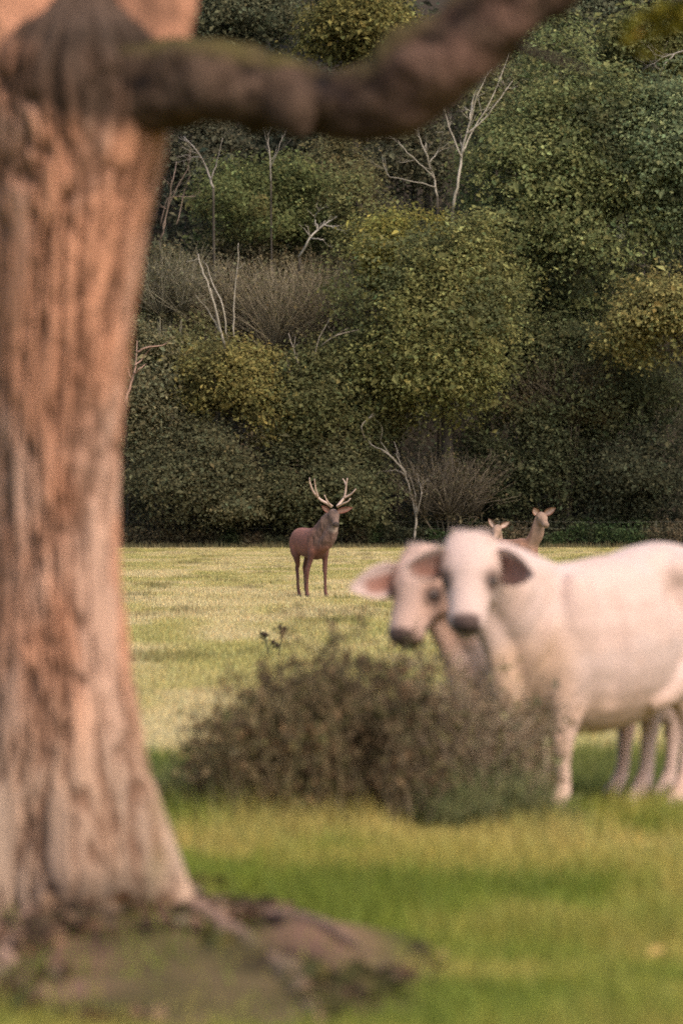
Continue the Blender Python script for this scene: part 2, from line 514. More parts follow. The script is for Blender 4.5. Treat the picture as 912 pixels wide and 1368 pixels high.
# woodland trees seen from the meadow: label, centre px, radii px, distance, colour
WOOD = [
 ("oak_tree", "olive-leaved tree behind the cattle heads, with a dark forked trunk", 590, 445, 108, 150, 255.3, OLIVE, dict(leaf=.16, dens=1.25, accent=(.105, .115, .05), acc=.08, rough=.9, trunk_px=603, trunk_r=.3)),
 ("hazel_tree", "brightest yellow-green tree crown, right above the stag's right antler", 537, 350, 56, 80, 257.5, (.165, .158, .05), dict(leaf=.17, dens=1.3)),
 ("oak_tree", "largest dark green tree, beside the tall bleached dead tree", 742, 265, 128, 180, 260, MID, dict(leaf=.18, dens=1.25, accent=(.085, .095, .045), acc=.06, ry_depth=4.5)),
 ("oak_tree", "deep green tree at the right edge, above the yellowish bough", 890, 215, 95, 135, 259, BLUE, dict(leaf=.18, dens=1.2, accent=DARK, acc=.05)),
 ("field_maple", "pale olive tree with coarse leaf clusters reaching in from the right edge", 880, 425, 74, 70, 254, (.17, .158, .068), dict(leaf=.19, dens=1.3, rough=.8, trunk_px=960)),
 ("holly_tree", "shadowed dark tree below the pale olive right-edge bough", 790, 525, 120, 85, 258, (.062, .070, .038), dict(leaf=.16, dens=1.0, accent=(.12, .10, .05), acc=.05)),  # dark leaf colour stands in for deep shade under the crowns
 ("holly_tree", "very dark ivy-clad tree right of the two hinds", 850, 640, 95, 70, 257, (.042, .046, .030), dict(leaf=.15, dens=.9)),  # leaf green lowered to carry the deep shade of this hollow
 ("ivy_tree", "dark tree hung with small ivy leaves, straight above the two hinds", 690, 610, 70, 95, 256.6, (.050, .057, .033), dict(leaf=.14, dens=.9)),  # shade at the wood's foot is put into this dark leaf colour
 ("yew_tree", "flat-topped dark green tree just below the big near limb", 345, 285, 102, 52, 268, (.090, .104, .044), dict(leaf=.16, dens=1.4, accent=(.14, .13, .05), acc=.02, trunk_px=340)),
 ("lichened_tree", "olive-brown tree with pale lichened twigs, under the knob of the near limb", 450, 255, 70, 72, 272, (.105, .098, .052), dict(leaf=.17, dens=1.1)),
 ("birch_tree", "yellowing leafy sapling left of the stag, before bare brush", 312, 520, 70, 72, 255, (.165, .150, .06), dict(leaf=.16, dens=1.2, rough=.8, accent=(.09, .085, .035), acc=.08)),
 ("hawthorn_tree", "grey-green scrub tree beside the near trunk, left of the yellowing sapling", 205, 530, 60, 100, 256, GREY, dict(leaf=.15, dens=1.2, accent=DARK, acc=.08)),
 ("hawthorn_tree", "dark thorn tree directly above the stag", 425, 545, 85, 85, 255.5, (.088, .092, .044), dict(leaf=.15, dens=1.2, accent=(.13, .11, .055), acc=.05)),
 ("hawthorn_tree", "low dark thicket tree at the wood edge left of the stag", 265, 650, 115, 72, 254.5, (.078, .078, .047), dict(leaf=.14, dens=1.3, accent=(.11, .09, .06), acc=.05)),
 ("hawthorn_tree", "low dark thicket tree behind the stag's head and antlers", 440, 655, 100, 70, 255, (.074, .078, .044), dict(leaf=.14, dens=1.3)),
 ("ash_tree", "sunlit olive tree crown showing above the middle of the near limb", 480, 40, 90, 58, 285, (.13, .12, .045), dict(leaf=.2, dens=1.2)),
 ("ash_tree", "dark crown above the near limb, next to the tree trunk", 320, 25, 85, 62, 290, (.08, .085, .054), dict(leaf=.2, dens=1.1)),
 ("ash_tree", "greyish dark crown at the top between the limb end and the hanging leaves", 750, 55, 80, 80, 284, (.09, .098, .064), dict(leaf=.2, dens=1.1)),
 ("ash_tree", "mid green crown right behind the hanging near leaves at the top right corner", 870, 70, 75, 72, 280, (.12, .128, .056), dict(leaf=.2, dens=1.2)),
 ("ash_tree", "small olive crown behind the tip of the tall bleached dead tree", 690, 130, 55, 52, 272, (.115, .115, .06), dict(leaf=.17, dens=1.1)),
 ("oak_tree", "dark crown in the gap under the limb, behind the bleached forked snag", 545, 215, 62, 62, 281, (.07, .07, .046), dict(leaf=.2, dens=1.0)),
 ("oak_tree", "shadowy crown behind the thin dead stems beside the near trunk", 255, 205, 62, 72, 283, (.07, .07, .05), dict(leaf=.2, dens=.9)),
 ("oak_tree", "grey-brown crown behind the bare brush and white dead stems", 350, 400, 150, 68, 268, (.105, .092, .058), dict(leaf=.16, dens=.9)),
 ("oak_tree", "dim crown between the bare brush and the olive tree", 470, 440, 62, 95, 264, (.085, .078, .046), dict(leaf=.16, dens=.9)),
 ("oak_tree", "grey scrubby crown at the near trunk's edge level with the white dead stems", 205, 385, 62, 68, 262, (.10, .095, .06), dict(leaf=.16, dens=1.0)),
 ("oak_tree", "dark crown filling the hollow between the largest green tree and the shadowed one", 690, 440, 70, 75, 262, (.055, .058, .033), dict(leaf=.17, dens=1.0)),
 ("elder_tree", "mid green bushy tree tucked against the right side of the olive tree", 665, 395, 55, 85, 259, MID, dict(leaf=.16, dens=1.1, rough=.9)),
 ("elder_tree", "olive shrubby tree between the thorn tree and the olive tree", 505, 520, 50, 75, 256.5, (.12, .115, .055), dict(leaf=.15, dens=1.1, rough=.9)),
 ("elder_tree", "small green tree at the foot of the largest green tree", 735, 450, 70, 50, 259.5, DARK, dict(leaf=.16, dens=1.1, rough=.9, accent=(.12, .11, .055), acc=.03)),
 ("elder_tree", "leafy green tree left of the forked bleached snag, under the limb", 490, 300, 45, 50, 266, (.125, .13, .06), dict(leaf=.16, dens=1.1, rough=.9)),
 ("elder_tree", "green shrubby tree between the yellowing sapling and the near trunk", 245, 470, 50, 55, 257.5, (.13, .13, .065), dict(leaf=.15, dens=1.0, rough=.9)),
 ("oak_tree", "tree hidden mostly behind the near trunk, at the left edge", 70, 430, 110, 230, 260, MID, dict(leaf=.22, dens=.7)),
]
for i, (nm, lab, cx, cy, rx, ry, D, col, kw) in enumerate(WOOD):
    tree(nm, lab, cx, cy, rx, ry, D, col, seed=i * 13, group="trees of the wood edge", **kw)

# deep wood that reads as one dark mass behind the named trees
mb = MB()
rg = np.random.default_rng(5)
for k in range(46):
    x = rg.uniform(-21, 21); D = rg.uniform(272, 330)
    zb = float(ground_z(np.array([x]), np.array([D]))[0])
    hgt = rg.uniform(7, 13)
    P, out, ct, C = crown_points((x, D, zb + hgt * .62), (rg.uniform(2.2, 3.8), 2.2, hgt * .45), 330, 9, .8, 900 + k, back=.1)
    col = np.array([.055, .058, .036]) * rg.uniform(.75, 1.3)
    V, F, C4 = leaf_cards(P, .34 * np.exp(rg.normal(0, .25, len(P))), tint(np.tile(col, (len(P), 1)) * ct[:, None], .25), updir=out)
    mb.put(V, [F], C4)
    mb.tube([(x, D, zb - .3), (x + rg.normal(0, .3), D, zb + hgt * .7)], [.2, .1], 5, (.05, .045, .036))
wood = add("woods", mb.mesh("woods", shade=False), M_LEAF)
tag(wood, "dark mass of woodland filling the bank behind the edge trees", "woods", kind="stuff")

# understorey that hides the soil of the bank
n = 60000
xx = RNG.uniform(-21, 21, n); yv = 256.5 + 48 * RNG.uniform(0, 1, n) ** 1.3
zz = ground_z(xx, yv) + (.6 + 2.6 * fbm(xx * .5, yv * .4, 0, 3, 121)) * RNG.uniform(.05, 1, n) ** .6
cc = np.array([.06, .062, .038]) + (np.array([.10, .092, .056]) - np.array([.06, .062, .038])) * smooth(.42, .62, fbm(xx * .3, yv * .2, 0, 3, 123))[:, None]
V, F, C = leaf_cards(np.stack([xx, yv, zz], 1), .24 * np.exp(RNG.normal(0, .3, n)), tint(cc, .3))
tag(add("understorey", mesh_np("understorey", V, [F], C, shade=False), M_LEAF), "dim leafy understorey covering the wooded bank between the trunks", "undergrowth", kind="stuff")

# undergrowth: brambles, nettles and tall dead grass along the wood edge
P = []
xx = RNG.uniform(-19, 19, 26000); yv = RNG.uniform(252.6, 256.5, 26000)
yv = np.maximum(yv, 252.3 + 2.0 * fbm(xx * .6, 0, 0, 3, 85)); top = (.45 + .28 * (yv - 252.6)) * (.5 + 1.1 * fbm(xx * .55, yv * .3, 0, 3, 81))
zz = ground_z(xx, yv) + top * RNG.uniform(.1, 1, len(xx)) ** .7
cc = np.tile(np.array([.052, .056, .032]), (len(xx), 1))
gm = smooth(.5, .62, fbm(xx * .35, yv * .2, 0, 3, 83))
cc = cc + (np.array([.05, .075, .03]) - cc) * gm[:, None]
bm_ = smooth(.5, .64, fbm(xx * .4 + 9, yv * .2, 0, 3, 87))
cc = cc + (np.array([.115, .088, .055]) - cc) * (bm_ * .8)[:, None]
V1, F1, C1 = leaf_cards(np.stack([xx, yv, zz], 1), .13 * np.exp(RNG.normal(0, .3, len(xx))), tint(cc, .3))
xb = RNG.uniform(-19, 19, 9000); yb = RNG.uniform(251.5, 254.5, 9000)
V2, F2, C2 = blades(xb, yb, RNG.uniform(.12, .42, 9000) * (.3 + fbm(xb * .7, yb, 0, 2, 89)), RNG.uniform(.02, .045, 9000), tint(np.tile(np.array([.13, .115, .06]), (9000, 1)), .3), .5, .5)
ug = add("undergrowth", mesh_np("undergrowth", np.concatenate([V1, V2]), [F1, F2 + len(V1)], np.concatenate([C1, C2]), shade=False), M_LEAF)
tag(ug, "brambles, nettles and tall dead grass along the foot of the wood", "undergrowth", kind="stuff")

# ------------------------------------------------------------------ bare and dead trees
PALE = (.27, .245, .20); GREYW = (.20, .18, .145); PINKW = (.26, .17, .13)

def snag(name, label, D, stems, col, r=.06, twigs=2, depth=1, group="dead trees standing in the wood", tw_len=1.0):
    """dead tree: main stems given as photo pixel tracks, side twigs grown from them"""
    p0 = at(*stems[0][0], D)
    g = float(ground_z(np.array([p0[0]]), np.array([D]))[0])
    base = np.array([p0[0], D, g])
    t = thing(name, label, "dead tree", base, group)
    # hidden foot of the trunk down to the soil
    mb = MB()
    if p0[2] > g + .1:
        mb.tube(spline([(base[0], D + 2.6, float(ground_z(p0[:1], np.array([D + 2.6]))[0]) - .2), (base[0] + .1, D + 2.0, g + (p0[2] - g) * .45), (p0[0], D + .9, g + (p0[2] - g) * .85), p0], 3), np.linspace(r * 1.3, r, 10), 6, np.array([.07, .06, .048]))
    first = True
    for st in stems:
        pts = np.array([at(px, py, D) + np.array([0, random.gauss(0, .25), 0]) * (i > 0) for i, (px, py) in enumerate(st)])
        k = 1.0 if first else .62
        q = spline(pts, 4)
        q = q + RNG.normal(0, .02, q.shape)
        rad = np.linspace(r * k, max(r * .28 * k, .012), len(q))
        if first or len(stems) == 1:
            mb.tube(q, rad, 6, np.asarray(col))
        else:
            b = MB(); b.tube(q, rad, 5, np.asarray(col) * random.uniform(.85, 1.15))
            for _ in range(twigs):
                i = random.randint(len(q) // 3, len(q) - 1)
                d = q[min(i + 1, len(q) - 1)] - q[i - 1]; d /= np.linalg.norm(d) + 1e-9
                grow(b, q[i], d + RNG.normal(0, .55, 3), tw_len * random.uniform(.5, 1.1), max(rad[i] * .6, .012), depth, col, .3, .12, (1, 3), .6, 4, 4)
            add("branch", b.mesh("branch", base), M_WOOD, t)
        if first:
            for _ in range(twigs * 2):
                i = random.randint(len(q) // 3, len(q) - 1)
                d = q[min(i + 1, len(q) - 1)] - q[i - 1]; d /= np.linalg.norm(d) + 1e-9
                grow(mb, q[i], d + RNG.normal(0, .55, 3), tw_len * random.uniform(.5, 1.1), max(rad[i] * .6, .012), depth, col, .3, .12, (1, 3), .6, 4, 4)
            first = False
    add("trunk", mb.mesh("trunk", base), M_WOOD, t)
    return t

snag("dead_tree", "tall bleached dead tree with upswept bare twigs, below the limb's rising end", 256.0,
     [[(604, 282), (612, 240), (618, 200), (628, 160), (640, 120), (658, 85)],
      [(617, 205), (634, 170), (655, 135), (680, 70)], [(616, 210), (602, 175), (592, 145), (585, 125)],
      [(622, 180), (645, 160), (668, 130), (685, 108)], [(628, 160), (632, 130), (648, 98)]], PALE, .075, 4, 2)
snag("dead_tree", "forked bleached snag just left of the tall bleached dead tree", 256.6,
     [[(584, 262), (578, 235), (570, 210), (560, 185), (553, 172)],
      [(580, 240), (560, 218), (540, 200), (528, 185)], [(573, 218), (586, 198), (592, 178)], [(582, 250), (548, 242), (520, 235), (512, 220)]], (.23, .21, .17), .055, 3, 2)
snag("dead_tree", "white dead stems rising from the yellowing sapling", 254.6,
     [[(300, 462), (290, 420), (280, 385), (270, 360), (264, 340)],
      [(303, 455), (298, 410), (283, 375), (276, 352)], [(312, 450), (313, 400), (318, 350), (319, 325)], [(298, 450), (278, 415), (262, 395)]], PALE, .065, 1, 1, tw_len=.8)
snag("dead_tree", "thin pale leaning stems behind the stag, under the bare brush", 254.4,
     [[(414, 545), (406, 515), (398, 485), (385, 445)],
      [(412, 535), (418, 500), (424, 460), (440, 425)], [(408, 520), (388, 500), (382, 470)], [(424, 465), (450, 448), (485, 438)]], (.24, .21, .17), .045, 2, 1)
snag("dead_tree", "crooked grey dead tree right of the stag's antlers", 253.6,
     [[(553, 722), (555, 690), (549, 660), (540, 632), (520, 608), (498, 595), (488, 588), (483, 570), (498, 552)],
      [(556, 690), (552, 650), (532, 615), (527, 590)], [(541, 634), (528, 628), (514, 630)], [(556, 690), (562, 655), (556, 632)], [(524, 612), (508, 590)]], (.20, .18, .15), .06, 2, 1, tw_len=.7)
snag("dead_tree", "reddish dead snag with stub branches, against the near trunk's edge", 253.8,
     [[(167, 540), (175, 512), (180, 490), (183, 455)],
      [(176, 505), (168, 490)], [(181, 488), (190, 478), (203, 462)], [(182, 470), (200, 464), (220, 460), (228, 450)], [(178, 500), (188, 492), (196, 486)]], PINKW, .07, 0, 0, tw_len=.6)
snag("dead_tree", "slanting pale bough with side twigs, high beside the near trunk", 262,
     [[(285, 252), (276, 225), (262, 200), (244, 182)], [(281, 240), (290, 215), (297, 185)], [(270, 212), (250, 208)]], (.20, .18, .155), .06, 2, 1)
snag("dead_tree", "cluster of thin reddish dead stems close against the near trunk", 260,
     [[(214, 320), (224, 280), (232, 240), (236, 215)], [(218, 310), (228, 270), (248, 230), (255, 215)], [(215, 300), (225, 265), (262, 262)], [(236, 300), (245, 260), (254, 235)]], (.16, .12, .095), .045, 2, 1)
snag("dead_tree", "thin upright pale stem left of the limb's knob", 263,
     [[(362, 245), (361, 215), (358, 185), (362, 165)], [(361, 225), (372, 200), (378, 180)]], (.2, .18, .15), .04, 2, 1)
snag("dead_tree", "pale bough twisting at the right edge under the hanging leaves", 266,
     [[(930, 60), (905, 70), (880, 80), (868, 95)], [(900, 72), (885, 90), (880, 110)], [(890, 76), (870, 72)]], (.22, .2, .165), .05, 2, 1)
snag("dead_tree", "lichen-crusted bare bough among the olive-brown crown under the limb", 258,
     [[(400, 345), (415, 318), (432, 300), (450, 290)], [(415, 318), (428, 320), (440, 328)], [(425, 305), (420, 290), (432, 278)], [(432, 300), (445, 305)]], (.27, .25, .21), .06, 3, 1, tw_len=.6)

def brush(name, label, cx, base_py, w_px, h_px, D, col, n, thick=.014, group="bare brush in the wood"):
    """leafless shrub: a fan of fine upright twigs"""
    b0 = at(cx, base_py, D)
    g = float(ground_z(np.array([b0[0]]), np.array([D]))[0])
    base = np.array([b0[0], D, g])
    t = thing(name, label, "shrub", base, group)
    s = FPX / D
    mb, fine = MB(), MB()
    foot = np.array([b0[0], D + .6, g - .1])
    for k in range(9):
        q = b0 + np.array([random.uniform(-.35, .35) * w_px / s, random.uniform(-.4, .6), random.uniform(-.1, .1)])
        mb.tube(spline([foot, (foot + q) / 2 + RNG.normal(0, .1, 3), q], 3), np.linspace(.06, .025, 7), 5, col)
        for j in range(n // 9):
            a = random.gauss(0, .45)
            d = np.array([math.sin(a), random.gauss(0, .25), math.cos(a)])
            L = h_px / s * random.uniform(.45, 1.05)
            m_ = q + d * L * .5 + RNG.normal(0, .12, 3)
            e = q + d * L + np.array([math.sin(a) * .35, 0, -.05]) * L * .6 + RNG.normal(0, .1, 3)
            cl = np.asarray(col) * random.uniform(.6, 1.5)
            fine.tube([q, m_, e], [thick, thick * .8, thick * .35], 3, cl)
            for _ in range(2):
                u = m_ + (e - m_) * random.uniform(0, .8)
                fine.tube([u, u + d * L * .2 + RNG.normal(0, .14, 3)], [thick * .6, thick * .3], 3, cl)
    add("stem", mb.mesh("stem", base), M_WOOD, t)
    o = add("twigs", fine.mesh("twigs", base), M_WOOD, t)
    o["kind"] = "stuff"
    tips = np.concatenate(fine.V)
    tips = tips[RNG.integers(0, len(tips), n * 9)] + RNG.normal(0, .12, (n * 9, 3))
    V, F, C = leaf_cards(tips - base, .12 * np.exp(RNG.normal(0, .3, len(tips))), tint(np.tile(np.asarray(col) * np.array([.85, .88, .7]), (len(tips), 1)), .35))
    o = add("foliage", mesh_np("foliage", V, [F], C, shade=False), M_LEAF, t)
    o["kind"] = "stuff"
    return t

brush("bare_shrub", "leafless grey-brown brush over the stag, between sapling and olive tree", 410, 475, 150, 130, 258, (.16, .135, .09), 540)
brush("bare_shrub", "leafless brown brush beside the white dead stems", 330, 445, 110, 100, 260, (.165, .14, .095), 360)
brush("bare_shrub", "leafless grey brush close to the near trunk", 220, 420, 90, 90, 258, (.14, .128, .09), 270)
brush("bare_shrub", "tangle of bare twigs at the foot of the olive tree", 600, 690, 110, 90, 254, (.10, .084, .062), 260)
brush("bare_shrub", "bare twigs hanging among the shadowed trees by the right edge", 760, 560, 130, 80, 256, (.095, .08, .058), 260)

# ------------------------------------------------------------------ wire fence at the foot of the wood
fx0, fx1, fy = -14.0, 21.0, 254.0
fence = thing("wire_fence", "thin wire fence strung along the foot of the wood", "fence", (fx0, fy, 0))
fb = np.array([fx0, fy, 0])
for z in (1.16, .86):
    mb = MB(); mb.tube([(x, fy, z + .02 * math.sin(x * .9)) for x in np.arange(fx0, fx1 + .1, 1.75)], .003, 4, (.13, .13, .11))
    add("wire", mb.mesh("wire", fb), M_WIRE, fence)
for x in np.arange(fx0, fx1 + .1, 7.0):
    mb = MB(); z0 = float(ground_z(np.array([x]), np.array([fy]))[0])
    mb.tube([(x, fy + .05, z0 - .3), (x + .03, fy + .05, z0 + 1.2)], [.035, .03], 6, (.05, .05, .035))
    add("post", mb.mesh("post", fb), M_WOOD, fence)

# ------------------------------------------------------------------ animals
def fuse(name, parts, voxel, sm=6):
    """one continuous skin over overlapping lofts"""
    mb = MB()
    for V, q, t in parts:
        mb.put(V, [q, t], (.5, .5, .5))
    me = mb.mesh(name)
    tmp = bpy.data.objects.new("temporary", me)
    COL.objects.link(tmp)
    rm = tmp.modifiers.new("r", 'REMESH'); rm.mode = 'VOXEL'; rm.voxel_size = voxel; rm.use_smooth_shade = True
    s = tmp.modifiers.new("s", 'SMOOTH'); s.factor = .5; s.iterations = sm
    dg = bpy.context.evaluated_depsgraph_get()
    out = bpy.data.meshes.new_from_object(tmp.evaluated_get(dg))
    out.name = name
    bpy.data.objects.remove(tmp)
    bpy.data.meshes.remove(me)
    out.color_attributes.remove(out.color_attributes["coat"]) if "coat" in out.color_attributes else None
    return out

def verts(me):
    v = np.empty(len(me.vertices) * 3, np.float32)
    me.vertices.foreach_get("co", v)
    return v.reshape(-1, 3).astype(float)

def limb(rows, n=14, k=4):
    """rows of (x, y, z, half width, half depth)"""
    r = spline(rows, k)
    return loft(r[:, :3], r[:, 3], r[:, 4], n, up=(1, 0, 0))

def trunk_loft(rows, n=24, k=4):
    r = spline(rows, k)
    return loft(r[:, :3], np.maximum(r[:, 3], .01), np.maximum(r[:, 4], .01), n)

def frame(origin, fwd, roll=0.0):
    """head frame: x along the face to the nose, z out of the forehead, y to the animal's left"""
    x = Vector(fwd).normalized()
    y = Vector((0, 0, 1)).cross(x).normalized()
    z = x.cross(y)
    if roll:
        q = Matrix.Rotation(roll, 3, x); y = q @ y; z = q @ z
    M = np.eye(4)
    M[:3, 0], M[:3, 1], M[:3, 2], M[:3, 3] = x, y, z, origin
    return M

def xf(M, P):
    P = np.asarray(P, float)
    return P @ M[:3, :3].T + M[:3, 3]

def head_loft(M, rows, n=20, k=4):
    r = spline(rows, k)
    V, q, t = loft(r[:, :3], np.maximum(r[:, 3], .008), np.maximum(r[:, 4], .008), n)
    return xf(M, V), q, t

def ball(c, r, n=12, M=None):
    a = np.linspace(-1, 1, 9) * math.pi / 2 * .98
    pts = np.stack([np.sin(a), 0 * a, 0 * a], 1) * np.asarray(r)[0] + np.asarray(c)
    V, q, t = loft(pts, np.cos(a) * r[1], np.cos(a) * r[2], n)
    return (xf(M, V) if M is not None else V), q, t

def ear_mesh(name, root, tip, facing, width, outer, inner, rim=.62, cup=.35, point=.9, shift=0.0, reach=.96):
    """a cupped leaf-shaped ear with its own thickness; facing = the way its hollow looks"""
    root, tip = np.asarray(root, float), np.asarray(tip, float)
    ax = tip - root; L = np.linalg.norm(ax); ax /= L
    f = np.asarray(facing, float); f = f - ax * (f @ ax); f /= np.linalg.norm(f)
    sd_ = np.cross(ax, f)
    nu, nv = 15, 13
    u = np.linspace(0, 1, nu); v = np.linspace(-1, 1, nv)
    wid = width * .5 * (np.sin(np.clip(u * .92 + .08, 0, 1) ** point * math.pi) ** .75 * .95 + .22 * (1 - u) ** 2)
    wid[-1] = width * .03
    U, W_ = np.meshgrid(u, v, indexing='ij')
    half = wid[:, None] * W_
    depth = -cup * wid[:, None] * (1 - W_ ** 2) * (1 - .35 * U)
    P = root + ax * (U * L)[..., None] + sd_ * half[..., None] + f * depth[..., None]
    thick = width * .06 * (1 - W_ ** 4) * (1 - U * .6) + width * .012
    Pb = P - f * thick[..., None]
    Vv = np.concatenate([P.reshape(-1, 3), Pb.reshape(-1, 3)])
    i = (np.arange(nu - 1)[:, None] * nv + np.arange(nv - 1)[None]).ravel()
    q1 = np.stack([i, i + nv, i + nv + 1, i + 1], 1)
    N = nu * nv
    q2 = q1[:, ::-1] + N
    bd = np.concatenate([np.arange(nv), np.arange(2 * nv - 1, N, nv), np.arange(N - 2, N - nv - 1, -1), np.arange(N - 2 * nv, -1, -nv)])
    bd = bd[np.concatenate([[True], np.diff(bd) != 0])]
    b2 = np.roll(bd, -1)
    q3 = np.stack([bd, b2, b2 + N, bd + N], 1)
    q3 = q3[bd != b2]
    fac = smooth(rim + .16, rim - .16, np.abs(W_ - shift)) * smooth(reach, reach - .22, U)
    n_ = fbm(P[..., 0] * 40, P[..., 1] * 40, P[..., 2] * 40, 2, 3)
    ci = np.asarray(outer) + (np.asarray(inner) - np.asarray(outer)) * (fac * (.75 + .5 * (n_ - .5)))[..., None]
    C = np.concatenate([ci.reshape(-1, 3), np.tile(outer, (N, 1))])
    return mesh_np(name, Vv, [q1, q2, q3], C)

def place(root, yaw_fwd):
    root.rotation_euler = (0, 0, math.atan2(yaw_fwd[1], yaw_fwd[0]))

def to_local(vec, fwd):
    f = np.asarray(fwd) / np.linalg.norm(fwd)
    l = np.array([-f[1], f[0]])
    return np.array([vec[0] * f[0] + vec[1] * f[1], vec[0] * l[0] + vec[1] * l[1], vec[2]])

CREAM = np.array([.445, .345, .314]); APRICOT = np.array([.47, .292, .215]); NOSEC = np.array([.05, .029, .025])

def cow(label, origin_xy, fwd, poll_w, nose_dir_w, ears_w, hooves, warm, seed, roll=0.0, k=1.0, rims={1: .7, -1: .7}, hs=(1.0, 1.0, 1.0), tan_k=.7, ear_x=.05, reach=.96):
    fwd = np.asarray(fwd, float) / np.linalg.norm(fwd)
    gz = float(ground_z(np.array([origin_xy[0]]), np.array([origin_xy[1]]))[0])
    org = np.array([origin_xy[0], origin_xy[1], gz])
    t = thing("cow", label, "cow", org, "young pale cattle behind the bush")
    place(t, fwd)
    t.scale = (k, k, k)
    pl = to_local(np.asarray(poll_w) - org, fwd) / k
    nd = to_local(np.asarray(nose_dir_w, float), fwd)
    M = frame(pl, nd, roll)
    parts = [trunk_loft([(-.76, 0, .98, .05, .09), (-.70, 0, .96, .16, .20), (-.58, 0, .97, .235, .31), (-.42, 0, .925, .26, .375), (-.2, 0, .828, .30, .415),
                         (.05, 0, .785, .315, .42), (.27, 0, .79, .275, .398), (.44, 0, .80, .22, .35), (.55, 0, .79, .16, .27), (.62, 0, .78, .07, .13)])]
    # hip bones, shoulder blades
    for s in (1, -1):
        parts.append(ball((-.44, s * .17, 1.13), (.16, .09, .10)))
        parts.append(ball((.30, s * .17, .88), (.13, .115, .28)))
        parts.append(ball((-.52, s * .15, .86), (.17, .13, .26)))
        parts.append(limb([(-.16, s * .20, .50, .04, .05), (-.30, s * .23, .57, .05, .06), (-.44, s * .22, .72, .07, .10)]))
    # neck into the back of the skull, dewlap below
    nk = xf(M, [(.02, 0, -.10)])[0]
    a, b = np.array([.36, 0, .92]), nk
    m1 = a + (b - a) * .5 + np.array([.02, 0, .03])
    parts.append(trunk_loft([(*a, .19, .29), (*(a + (m1 - a) * .5), .165, .25), (*m1, .145, .205), (*(m1 + (b - m1) * .6), .125, .165), (*b, .11, .12)]))
    parts.append(trunk_loft([(.50, 0, .46, .02, .03), (.55, 0, .56, .075, .11), (*(m1 + [.05, 0, -.24]), .055, .10), (*(nk + [.02, 0, -.16]), .045, .06), (*(nk + [.03, 0, -.08]), .02, .03)]))
    # head
    hs = np.asarray(hs, float)
    M[:3, :3] = M[:3, :3] * hs
    parts.append(head_loft(M, [(-.075, 0, -.06, .07, .05), (-.045, 0, -.055, .125, .085), (.02, 0, -.06, .143, .115), (.10, 0, -.07, .142, .130), (.165, 0, -.078, .130, .132),
                               (.235, 0, -.075, .108, .112), (.31, 0, -.07, .093, .094), (.375, 0, -.066, .091, .086), (.42, 0, -.068, .087, .08), (.452, 0, -.074, .066, .062), (.466, 0, -.078, .03, .03)]))
    for s in (1, -1):
        parts.append(ball((.135, s * .104, -.036), (.06, .034, .034), M=M))      # brow over the eye
        parts.append(ball((.395, s * .036, -.03), (.04, .032, .034), M=M))       # nostril wings
        parts.append(ball((.14, s * .075, -.15), (.10, .045, .07), M=M))         # jaw
    parts.append(ball((.425, 0, -.125), (.05, .055, .03), M=M))                    # lower lip
    parts.append(ball((-.05, 0, -.02), (.062, .128, .062), M=M))                 # tufted poll
    # legs
    for (side, end, hx, hy) in hooves:
        if end == 'f':
            parts.append(limb([(.30, side * .15, .95, .10, .15), (.32, side * .165, .72, .10, .155), (.34 + (hx - .36) * .3, side * .165, .54, .078, .115), (hx - .015, hy, .40, .055, .066),
                               (hx, hy, .345, .054, .062), (hx - .005, hy, .25, .036, .042), (hx - .008, hy, .15, .035, .042), (hx, hy, .10, .043, .05), (hx + .025, hy, .06, .04, .048),
                               (hx + .045, hy, .03, .048, .058), (hx + .05, hy, -.01, .05, .062)]))
        else:
            parts.append(limb([(-.50, side * .14, 1.0, .12, .20), (-.46, side * .17, .78, .115, .19), (-.46 + (hx + .5) * .4, side * .18, .62, .08, .135), (hx - .06, hy, .47, .052, .075),
                               (hx - .075, hy, .41, .048, .062), (hx - .06, hy, .30, .036, .046), (hx - .045, hy, .17, .036, .044), (hx - .02, hy, .10, .044, .052), (hx + .01, hy, .06, .042, .05),
                               (hx + .03, hy, .03, .05, .06), (hx + .035, hy, -.01, .052, .064)]))
    # tail
    parts.append(limb([(-.72, 0, 1.10, .04, .05), (-.80, 0, 1.0, .025, .03), (-.80, 0, .7, .02, .02), (-.79, 0, .45, .035, .035), (-.78, 0, .33, .02, .02)]))
    me = fuse("body", parts, .0125, 16)
    P = verts(me)
    # a little shaggy relief
    nrm = np.empty(len(P) * 3, np.float32); me.vertex_normals.foreach_get("vector", nrm) if hasattr(me, "vertex_normals") else None
    nrm = nrm.reshape(-1, 3)
    P2 = P + nrm * (.014 * (fbm(P[:, 0] * 7, P[:, 1] * 7, P[:, 2] * 7, 4, seed) - .5))[:, None]
    # hollow of the flank, grooves behind the shoulder and before the thigh, soft folds on the neck
    sy = np.sign(P[:, 1]) * smooth(.10, .2, np.abs(P[:, 1]))
    hol = .055 * np.exp(-((P[:, 0] + .30) / .075) ** 2 - ((P[:, 2] - 1.03) / .10) ** 2)
    hol += .028 * np.exp(-((P[:, 0] - .13) / .05) ** 2) * smooth(.45, .6, P[:, 2]) * smooth(1.12, .95, P[:, 2])
    hol += .030 * np.exp(-((P[:, 0] + .345) / .045) ** 2) * smooth(.62, .72, P[:, 2]) * smooth(1.1, .95, P[:, 2])
    hol += .003 * (np.sin(P[:, 0] * 2 * math.pi / .085) * smooth(-.28, -.2, P[:, 0]) * smooth(.12, .05, P[:, 0]) * smooth(.5, .7, P[:, 2]) * smooth(1.1, .95, P[:, 2]))
    hol += .010 * np.sin((P[:, 0] * 1.0 + P[:, 2] * .45) * 2 * math.pi / .10) * smooth(.40, .5, P[:, 0]) * smooth(.85, .7, P[:, 0]) * smooth(.5, .7, P[:, 2]) * smooth(1.15, .95, P[:, 2])
    P2[:, 1] -= sy * hol
